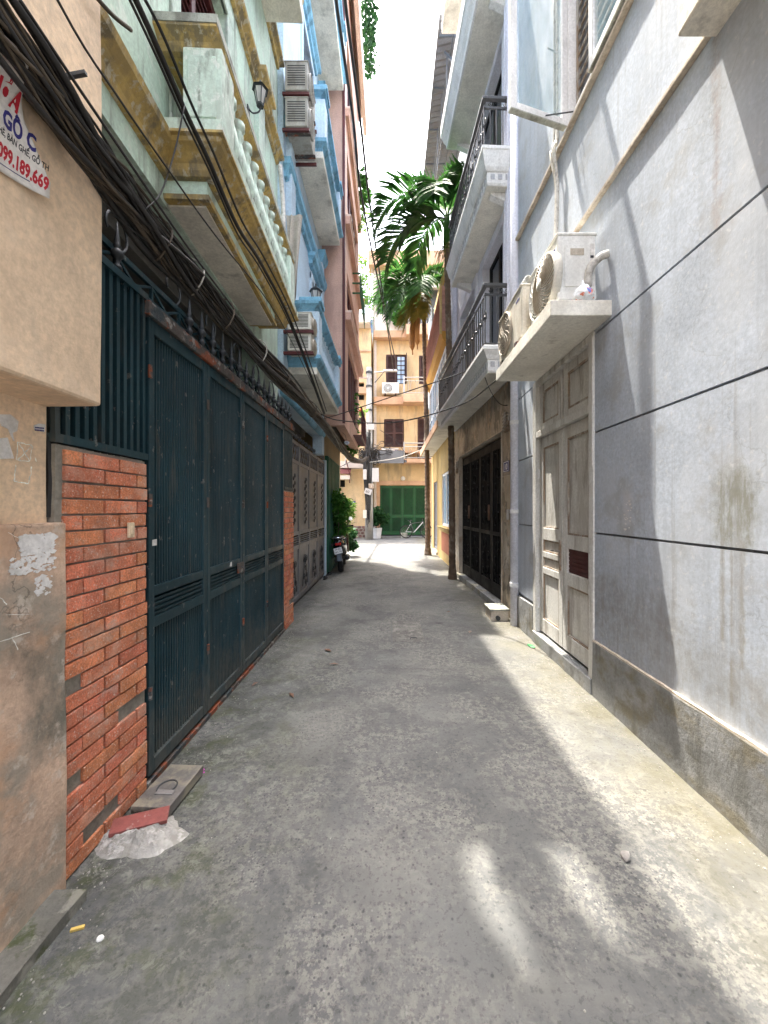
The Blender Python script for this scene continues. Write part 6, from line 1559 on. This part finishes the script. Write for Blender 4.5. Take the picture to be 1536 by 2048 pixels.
for k in range(9):
    p = onZ(400+rd4.uniform(-8,8), 1548+rd4.uniform(-5,5)) + Vector((0,0,.006+.012*rd4.random())); a = rd4.uniform(0,6.3); r = .012
    mb.add([p, p+Vector((r*math.cos(a),r*math.sin(a),.006)), p+Vector((r*1.6*math.cos(a+.5),r*1.6*math.sin(a+.5),.002)), p+Vector((r*math.cos(a+1),r*math.sin(a+1),.008))], [(0,1,2,3)])
mb.build('fallen_petals', M_['purple_petal'], label='magenta petals beside the metal box', cat='petals', kind='thing')
# grit and dust-dry crumbs washed against both wall feet
rdg = random.Random(77); mb = MB()
for k in range(1500):
    side = rdg.random() < .5
    y = 1.0 + 8.5*rdg.random()**1.6
    x = (-1.27 + abs(rdg.gauss(0,.10))) if side else (1.62 - abs(rdg.gauss(0,.09)))
    if rdg.random() < .04: x = rdg.uniform(-1.1,1.4)
    r = rdg.uniform(.0012,.0042)*(1.6 if rdg.random() < .06 else 1); a = rdg.uniform(0,6.3)
    mb.lathe([(r,0),(r*.9,r*.7),(r*.2,r*1.1)], (x,y,0), 5)
mb.build('grit', M_['pole_concrete'], kind='stuff', label='grit and crumbs gathered along the wall feet')
# inspection cover in the paving
c0, c1 = onZ(782,1290), onZ(842,1240)
mc = thing('inspection_cover', (.2,4.7,0), 'square concrete inspection cover with an iron handle in the alley floor', 'manhole cover')
mat('cover_concrete', (.115,.112,.105), patches=[((.07,.07,.066),(3,3,3),.5,.68,.6), ((.20,.195,.18),(9,9,9),.54,.64,.7), ((.04,.04,.04),(40,40,40),.58,.66,.7)], var=.25, bump=.5, bs=45)
MB().box(.03,.40,4.36,5.16,-.01,.004).build('slab', M_['cover_concrete'], mc, bevel=.003)
MB().box(.015,.03,4.345,5.175,-.01,.0015).box(.40,.415,4.345,5.175,-.01,.0015).box(.03,.40,4.345,4.36,-.01,.0015).box(.03,.40,5.16,5.175,-.01,.0015).build('joint', M_['dark_grey'], mc)
h = onZ(827,1279)
MB().tube([h+Vector((-.035,0,.003)),h+Vector((-.035,0,.022)),h+Vector((.035,0,.022)),h+Vector((.035,0,.003))], .005, 6).build('handle', M_['dark_iron'], mc)
def pebble(loc, s, m, nm, label, cat, sq=(1,.7,.5), sub=2, seed=1):
    bm = bmesh.new(); bmesh.ops.create_icosphere(bm, subdivisions=sub, radius=1)
    for v in bm.verts:
        k = 1+.35*noise.noise(v.co*1.3+Vector((seed,seed*2,0))); v.co = Vector((v.co.x*s*sq[0]*k, v.co.y*s*sq[1]*k, v.co.z*s*sq[2]*k))
    me = bpy.data.meshes.new(nm); bm.to_mesh(me); bm.free(); me.materials.append(M_[m])
    o = obj(nm, me, loc=Vector(loc)+Vector((0,0,s*sq[2]*.75)), rot=(0,0,seed)); return tag(o, label, cat)
pebble(onZ(1251,1716), .026, 'stone', 'loose_stone', 'small pale stone lying in the sunlit strip of the alley', 'stone')
pebble(onZ(1062,1293), .05, 'wrapper_green', 'candy_wrapper', 'green wrapper on the ground before the grey door', 'wrapper', (1.2,.6,.22), 2, 5)
pebble(onZ(1045,1246), .05, 'litter_white', 'crumpled_paper', 'crumpled white paper at the downpipe foot', 'litter', (1,.7,.3), 2, 6)
pebble(onZ(200,1880), .012, 'litter_white', 'crumpled_paper', 'tiny crumpled white paper near the bottom left', 'litter', (1,.8,.7), 2, 7)
p = onZ(155,1860); MB().bar(p+Vector((-.02,-.006,.005)), p+Vector((.02,.006,.006)), .010, .008).build('cigarette_stub', M_['litter_yellow'], label='yellow cigarette stub near the mossy kerb', cat='litter')
for k, (x, y, lab) in enumerate(((897,1225,'reddish dry leaf on the shaded paving before the black gate'),(510,1370,'dark dry leaf by the foot of the gate'),(583,1392,'dry leaf lying left of the alley centre'),(668,1330,'curled dark leaf in the middle of the alley'),(940,1265,'long dark leaf near the sunlit strip'),(655,1302,'small dark leaf beyond the curled one'))):
    p = onZ(x, y)+Vector((0,0,.006)); r = .035+.006*k; a = k*1.1
    u = Vector((math.cos(a),math.sin(a),0))*r; v = Vector((-math.sin(a),math.cos(a),0))*r*.4
    MB().add([p-u, p-v+Vector((0,0,.010)), p+u+Vector((0,0,.006)), p+v+Vector((0,0,.012))], [(0,1,2,3)]).build('fallen_leaf', M_['brown_metal'], label=lab, cat='leaf', group='fallen leaves on the paving')
cbk = thing('meter_box_cover', (1.46,5.35,0), 'low dirty cream cement box by the stone pillar foot', 'cement box')
MB().rough_box(1.36,1.60,5.18,5.48,-.01,.135, step=.05, amp=.006, freq=9).build('box', M_['ledge_line'], cbk, bevel=.008)
MB().rough_box(1.345,1.61,5.165,5.50,.137,.16, step=.05, amp=.004, freq=9).build('lid', M_['cap_concrete'], cbk, bevel=.005)
MB().lathe([(.03,-.015),(.03,.02)], (1.45,5.165,.04), 12, 'y').build('pipe_end', M_['dark_iron'], cbk)
for k, (x, y, rz, lab) in enumerate(((650,1158,.3,'near black slipper by the grey gate'),(657,1150,-.1,'far black slipper by the grey gate'))):
    p = onZ(x, y); t = thing('slipper', tuple(p), lab, 'slipper', 'pair of slippers', rz=rz+1.3)
    pts = [(.12*math.cos(a), .045*math.sin(a)*(1+.25*math.cos(a))) for a in [2*math.pi*i/16 for i in range(16)]]
    MB().prism(pts, 'z', 0, .022).build('sole', M_['rubber'], t, local=True)
    MB().tube([(.04,-.05,.02),(.05,-.02,.05),(.05,.02,.05),(.04,.05,.02)], .016, 6).build('strap', M_['plastic_black'], t, local=True)
b = onZ(816,1081)
MB().box(b.x-.3,b.x+.05,YB+.25,YB+.5,0,.26).build('cement_block', M_['cap_concrete'], label='pale cement block on the step of the green gate', cat='block', bevel=.01)

# ---------------------------------------------------------------- plants
def leaves(mb, c, R, n, size, rd, droop=.3, asp=.38):
    c = Vector(c)
    for k in range(n):
        while True:
            d = Vector((rd.uniform(-1,1), rd.uniform(-1,1), rd.uniform(-1,1)))
            if d.length < 1: break
        d = d*(.45+.55*rd.random())
        p = c + Vector((d.x*R[0], d.y*R[1], d.z*R[2]))
        ax = Vector((rd.gauss(d.x,.7), rd.gauss(d.y,.7), rd.gauss(d.z*.5-droop,.5))).normalized()
        sd = ax.cross(Vector((rd.gauss(0,1),rd.gauss(0,1),rd.gauss(0,1)))).normalized(); nn = ax.cross(sd)
        L_ = size*rd.uniform(.6,1.3); w_ = L_*asp
        mb.add([p, p+ax*L_*.45+sd*w_+nn*w_*.25, p+ax*L_, p+ax*L_*.45-sd*w_+nn*w_*.25], [(0,1,2),(0,2,3)])
def plant(name, label, base, blobs, m, size, n, seed, stems=True, group=None, pot=None, cat='plant', asp=.38, droop=.3):
    rd = random.Random(seed); t = thing(name, base, label, cat, group)
    mb = MB()
    for c, R in blobs: leaves(mb, c, R, n, size, rd, droop, asp)
    mb.build('foliage', M_[m], t, kind='stuff')
    if stems:
        s = MB()
        for c, R in blobs:
            b = Vector(base); c = Vector(c)
            s.tube(spline([b+Vector((rd.uniform(-.04,.04),rd.uniform(-.04,.04),0)), b.lerp(c,.5)+Vector((rd.uniform(-.08,.08),rd.uniform(-.08,.08),.05)), c],5), [.016]*10+[.008], 5)
        s.build('stem', M_['bark'], t)
    if pot: pot(t)
    return t
plant('wall_shrub', 'glossy dark green shrub spilling over the scooter by the green shutter', (-1.36,9.7,.3), [((-1.32,9.6,1.75),(.16,.3,.30)),((-1.26,9.75,1.35),(.2,.35,.3)),((-1.30,9.9,1.0),(.18,.3,.3)),((-1.33,9.55,.72),(.12,.25,.2)),((-1.22,9.9,1.62),(.18,.3,.2))], 'leaf_green', .10, 330, 2)
plant('leafy_bush', 'lighter green long leaved bush behind the scooter', (-1.25,11.3,.25), [((-1.32,11.3,1.7),(.22,.4,.3)),((-1.28,11.4,1.35),(.22,.4,.3)),((-1.22,11.3,1.5),(.16,.3,.25)),((-1.3,11.2,1.0),(.2,.3,.3))], 'leaf_light', .17, 130, 3, asp=.16, droop=.5)
plant('red_leaf_plant', 'dark red green potted plant behind the scooter', (-1.3,12.2,.2), [((-1.28,12.2,.7),(.2,.3,.25)),((-1.25,12.3,.4),(.2,.3,.2))], 'leaf_dark', .15, 160, 4)
def whitepot(t):
    x, y = t.location.x, t.location.y
    MB().lathe([(.0,0),(.20,0),(.27,.50),(.27,.55),(.24,.55),(.22,.48),(0,.47)], (x,y,0), 4).build('pot', M_['pot_white'], t)
c = onZ(752,1076); 
plant('potted_shrub', 'dark green shrub in a square white pot by the utility pole', (c.x+.05,20.0,0), [((c.x+.05,20,1.35),(.34,.3,.35)),((c.x+.2,20,1.0),(.35,.3,.35)),((c.x-.1,20,.9),(.3,.3,.3)),((c.x+.45,19.9,1.05),(.25,.2,.2))], 'leaf_dark', .19, 190, 6, pot=whitepot)
# hanging greenery on the pink house
def hang(label, px, y0, y1, Y, w_, m, seed, n=110, size=.11, steps=6):
    bl = []
    for k in range(steps):
        t = k/(steps-1); p = onY(px+random.Random(seed+k).uniform(-4,4), y0+(y1-y0)*t, Y); bl.append(((p.x,Y,p.z),(w_,.3,abs(onY(0,y0,Y).z-onY(0,y1,Y).z)/steps*.8)))
    return plant('hanging_plant', label, tuple(onY(px-10,y0,Y)), bl, m, size, n, seed, stems=False, asp=.24, droop=.5, group='greenery on the pink house', cat='plant')
hang('bushy hanging plant at the very top of the pink house', 737, -40, 130, 11.6, .26, 'leaf_dark', 31, 120, .17, 7)
hang('spiky plant on the upper balcony of the pink house', 724, 352, 395, 11.4, .24, 'leaf_green', 32, 80, .2, 3)
hang('trailing plant below the upper balcony of the pink house', 722, 400, 455, 11.5, .2, 'leaf_light', 33, 50, .14, 4)
hang('leafy creeper hanging from the window cage of the pink house', 706, 790, 900, 11.3, .16, 'leaf_green', 34, 60, .14, 7)
plant('roof_tree', 'pale green roof garden tree behind the steel trellis', tuple(onY(715,655,20.8)), [(tuple(onY(x,y,20.8)),(.55,.4,.5)) for x, y in ((722,520),(705,560),(728,560),(718,600),(735,600),(703,625),(730,640))], 'leaf_light', .17, 130, 41, cat='tree')
plant('balcony_shrub', 'round green shrub hanging over the parapet of the end house', tuple(onY(795,650,20.4)), [(tuple(onY(x,y,20.3)),(.38,.25,.3)) for x, y in ((792,632),(800,618),(806,632),(797,642),(812,610))], 'leaf_green', .15, 150, 42)
fp = thing('flower_pot', tuple(onY(722,845,18)), 'black pot of yellow green leaves and a pink flower hung by the pole', 'flower pot')
c = onY(722,841,18)
MB().lathe([(.10,-.16),(.14,.10)], c, 12).build('pot', M_['plastic_black'], fp)
mb = MB(); leaves(mb, c+Vector((.05,0,.35)), (.22,.2,.25), 120, .12, random.Random(9)); mb.build('foliage', M_['leaf_light'], fp, kind='stuff')
mb = MB(); leaves(mb, c+Vector((-.02,-.1,.45)), (.08,.08,.08), 26, .08, random.Random(10), asp=.6); mb.build('flower', M_['print_red'], fp)
MB().tube([c+Vector((0,0,.0)), c+Vector((.25,.6,.0)), c+Vector((.3,2.2,.2))], .012, 5).build('hook', M_['dark_iron'], fp)
hp = thing('hanging_pot', tuple(onY(722,597,20.2)), 'small hanging pot with a spiky plant on the roof trellis', 'flower pot')
c = onY(722,602,20.2); MB().lathe([(.10,-.15),(.17,-.05),(.18,.1)], c, 12).build('pot', M_['clay_pot'], hp)
mb = MB(); leaves(mb, c+Vector((0,0,.35)), (.25,.2,.28), 70, .28, random.Random(12), asp=.12, droop=-.3); mb.build('foliage', M_['leaf_green'], hp, kind='stuff')
MB().tube([c+Vector((0,0,.1)), c+Vector((0,.25,.9)), c+Vector((0,.5,1.4))], .008, 4).build('wire', M_['dark_iron'], hp)

# ---------------------------------------------------------------- areca palms
def frond(start, az, el, L_, bend, nl, ll, rd, width=.030, hang=.35, twist=0):
    "rachis plus leaflets as one mesh"
    mb = MB(); pts = []; d = Vector((math.cos(az)*math.cos(el), math.sin(az)*math.cos(el), math.sin(el))); p = Vector(start); st = L_/16
    ds = []
    for i in range(17):
        pts.append(p.copy()); ds.append(d.copy()); p = p + d*st
        d = (d + Vector((0,0,-bend/16*(1+i/9)))).normalized()
    mb.tube(pts, [.020*(1-.85*i/16) for i in range(17)], 5)
    for k in range(nl):
        t = .14 + .86*k/(nl-1); i = min(15, int(t*16)); f = t*16-i; q = pts[i].lerp(pts[i+1], f); dd = ds[i]
        up = Vector((0,0,1)) - dd*dd.z; up = up.normalized() if up.length > .05 else Vector((1,0,0))
        sd = dd.cross(up).normalized()
        l = ll*(.55+.45*math.sin(math.pi*min(1,.12+t*.85)))*rd.uniform(.88,1.08)
        for s in (-1,1):
            if rd.random() < .04: continue
            a = (dd*rd.uniform(.75,1.0) + sd*s*rd.uniform(.75,1.0) + up*rd.uniform(.1,.35)).normalized()
            m1 = q + a*l*.5; a2 = (a + Vector((0,0,-hang*rd.uniform(.8,1.6)))).normalized(); e = m1 + a2*l*.55
            wv = a.cross(up).normalized()*width*rd.uniform(.8,1.1)
            mb.add([q-wv*.35, q+wv*.35, m1+wv, m1-wv, e], [(0,1,2,3),(3,2,4)])
    return mb
def palm(label, base, top, r0, r1, fronds, seed, lab2=''):
    rd = random.Random(seed); base, top = Vector(base), Vector(top)
    t = thing('areca_palm', tuple(base), label, 'palm tree', 'areca palms')
    pts, rs = [], []; n = 130
    for i in range(n+1):
        u = i/n; p = base.lerp(top, u) + Vector((.06*math.sin(u*4.2),.05*math.sin(u*3),0))*(u*(1.2-u)); pts.append(p)
        rs.append((r0*(1-u)+r1*u)*(1.0 + (.10 if i % 2 else -.02)) + (.03*max(0,1-u*25)))
    MB().tube(pts, rs, 12).build('trunk', M_['bark_palm'], t, smooth=False)
    top = pts[-1]
    MB().tube([top-Vector((0,0,.05)), top+Vector((0,0,.12)), top+Vector((0,0,.55)), top+Vector((.01,0,.85))], [r1*1.15,r1*1.5,r1*1.2,.03], 12).build('crownshaft', M_['leaf_green'], t, smooth=True)
    c = top+Vector((0,0,.62))
    for (az, el, L_, bend, ll, m) in fronds:
        frond(c, math.radians(az), math.radians(el), L_, bend, 38, ll, rd, width=.036).build('frond', M_[m], t)
    mb = MB()
    for k in range(140):
        a = rd.uniform(0,6.28); r = rd.uniform(.05,.32); z = rd.uniform(-.35,.05)
        mb.tube([top+Vector((.04*math.cos(a),.04*math.sin(a),.02)), top+Vector((r*.7*math.cos(a),r*.7*math.sin(a),z*.2)), top+Vector((r*math.cos(a),r*math.sin(a),z))], .004, 3)
    mb.build('flower_spray', M_['palm_yellow'], t, kind='stuff')
    return t, c
b1 = onZ(905,1158)
p1, c1_ = palm('nearer areca palm with ringed trunk beside the white house', (b1.x,b1.y,0), (1.24,8.3,7.15), .070, .058, [
    (175,58,2.0,1.75,.85,'palm_leaf'),(160,28,1.8,1.5,.85,'palm_leaf'),(205,35,1.6,1.7,.7,'palm_leaf'),(250,40,1.5,1.6,.75,'palm_leaf'),(60,68,1.7,.35,.62,'palm_leaf_bright'),(20,60,1.6,.9,.6,'palm_leaf_bright'),(120,40,1.6,1.6,.7,'palm_leaf'),(190,5,1.4,1.3,.7,'palm_leaf'),(290,50,1.4,1.5,.6,'palm_leaf')], 51)
b2_ = onZ(856,1110)
p2, c2_ = palm('farther areca palm with dry hanging fronds before the end house', (b2_.x,b2_.y,0), (1.12,12.6,8.1), .085, .065, [
    (185,30,2.0,1.8,.95,'palm_leaf'),(200,55,2.1,2.2,.95,'palm_leaf'),(225,15,1.8,1.6,.9,'palm_leaf'),(260,30,1.7,1.9,.9,'palm_leaf'),(150,55,2.1,1.6,.9,'palm_leaf'),(100,60,1.8,1.5,.9,'palm_leaf'),(20,50,1.5,1.4,.8,'palm_leaf'),(320,40,1.5,1.8,.8,'palm_leaf'),(170,10,1.6,1.5,.9,'palm_leaf'),(215,-35,1.5,1.0,.7,'palm_yellow'),(190,-50,1.5,.8,.7,'palm_yellow'),(250,-45,1.4,.8,.7,'palm_yellow')], 52)
for (az, L_) in ((200,1.7),(235,1.6)):
    a = math.radians(az); q = c2_+Vector((0,0,-.5))
    MB().tube(spline([q, q+Vector((.28*math.cos(a),.28*math.sin(a),-.25)), q+Vector((.42*math.cos(a),.40*math.sin(a),-L_*.6)), q+Vector((.40*math.cos(a),.4*math.sin(a),-L_))],5), [.05]*8+[.09]*6+[.02]*2, 6).build('dry_sheath', M_['dry_frond'], p2)
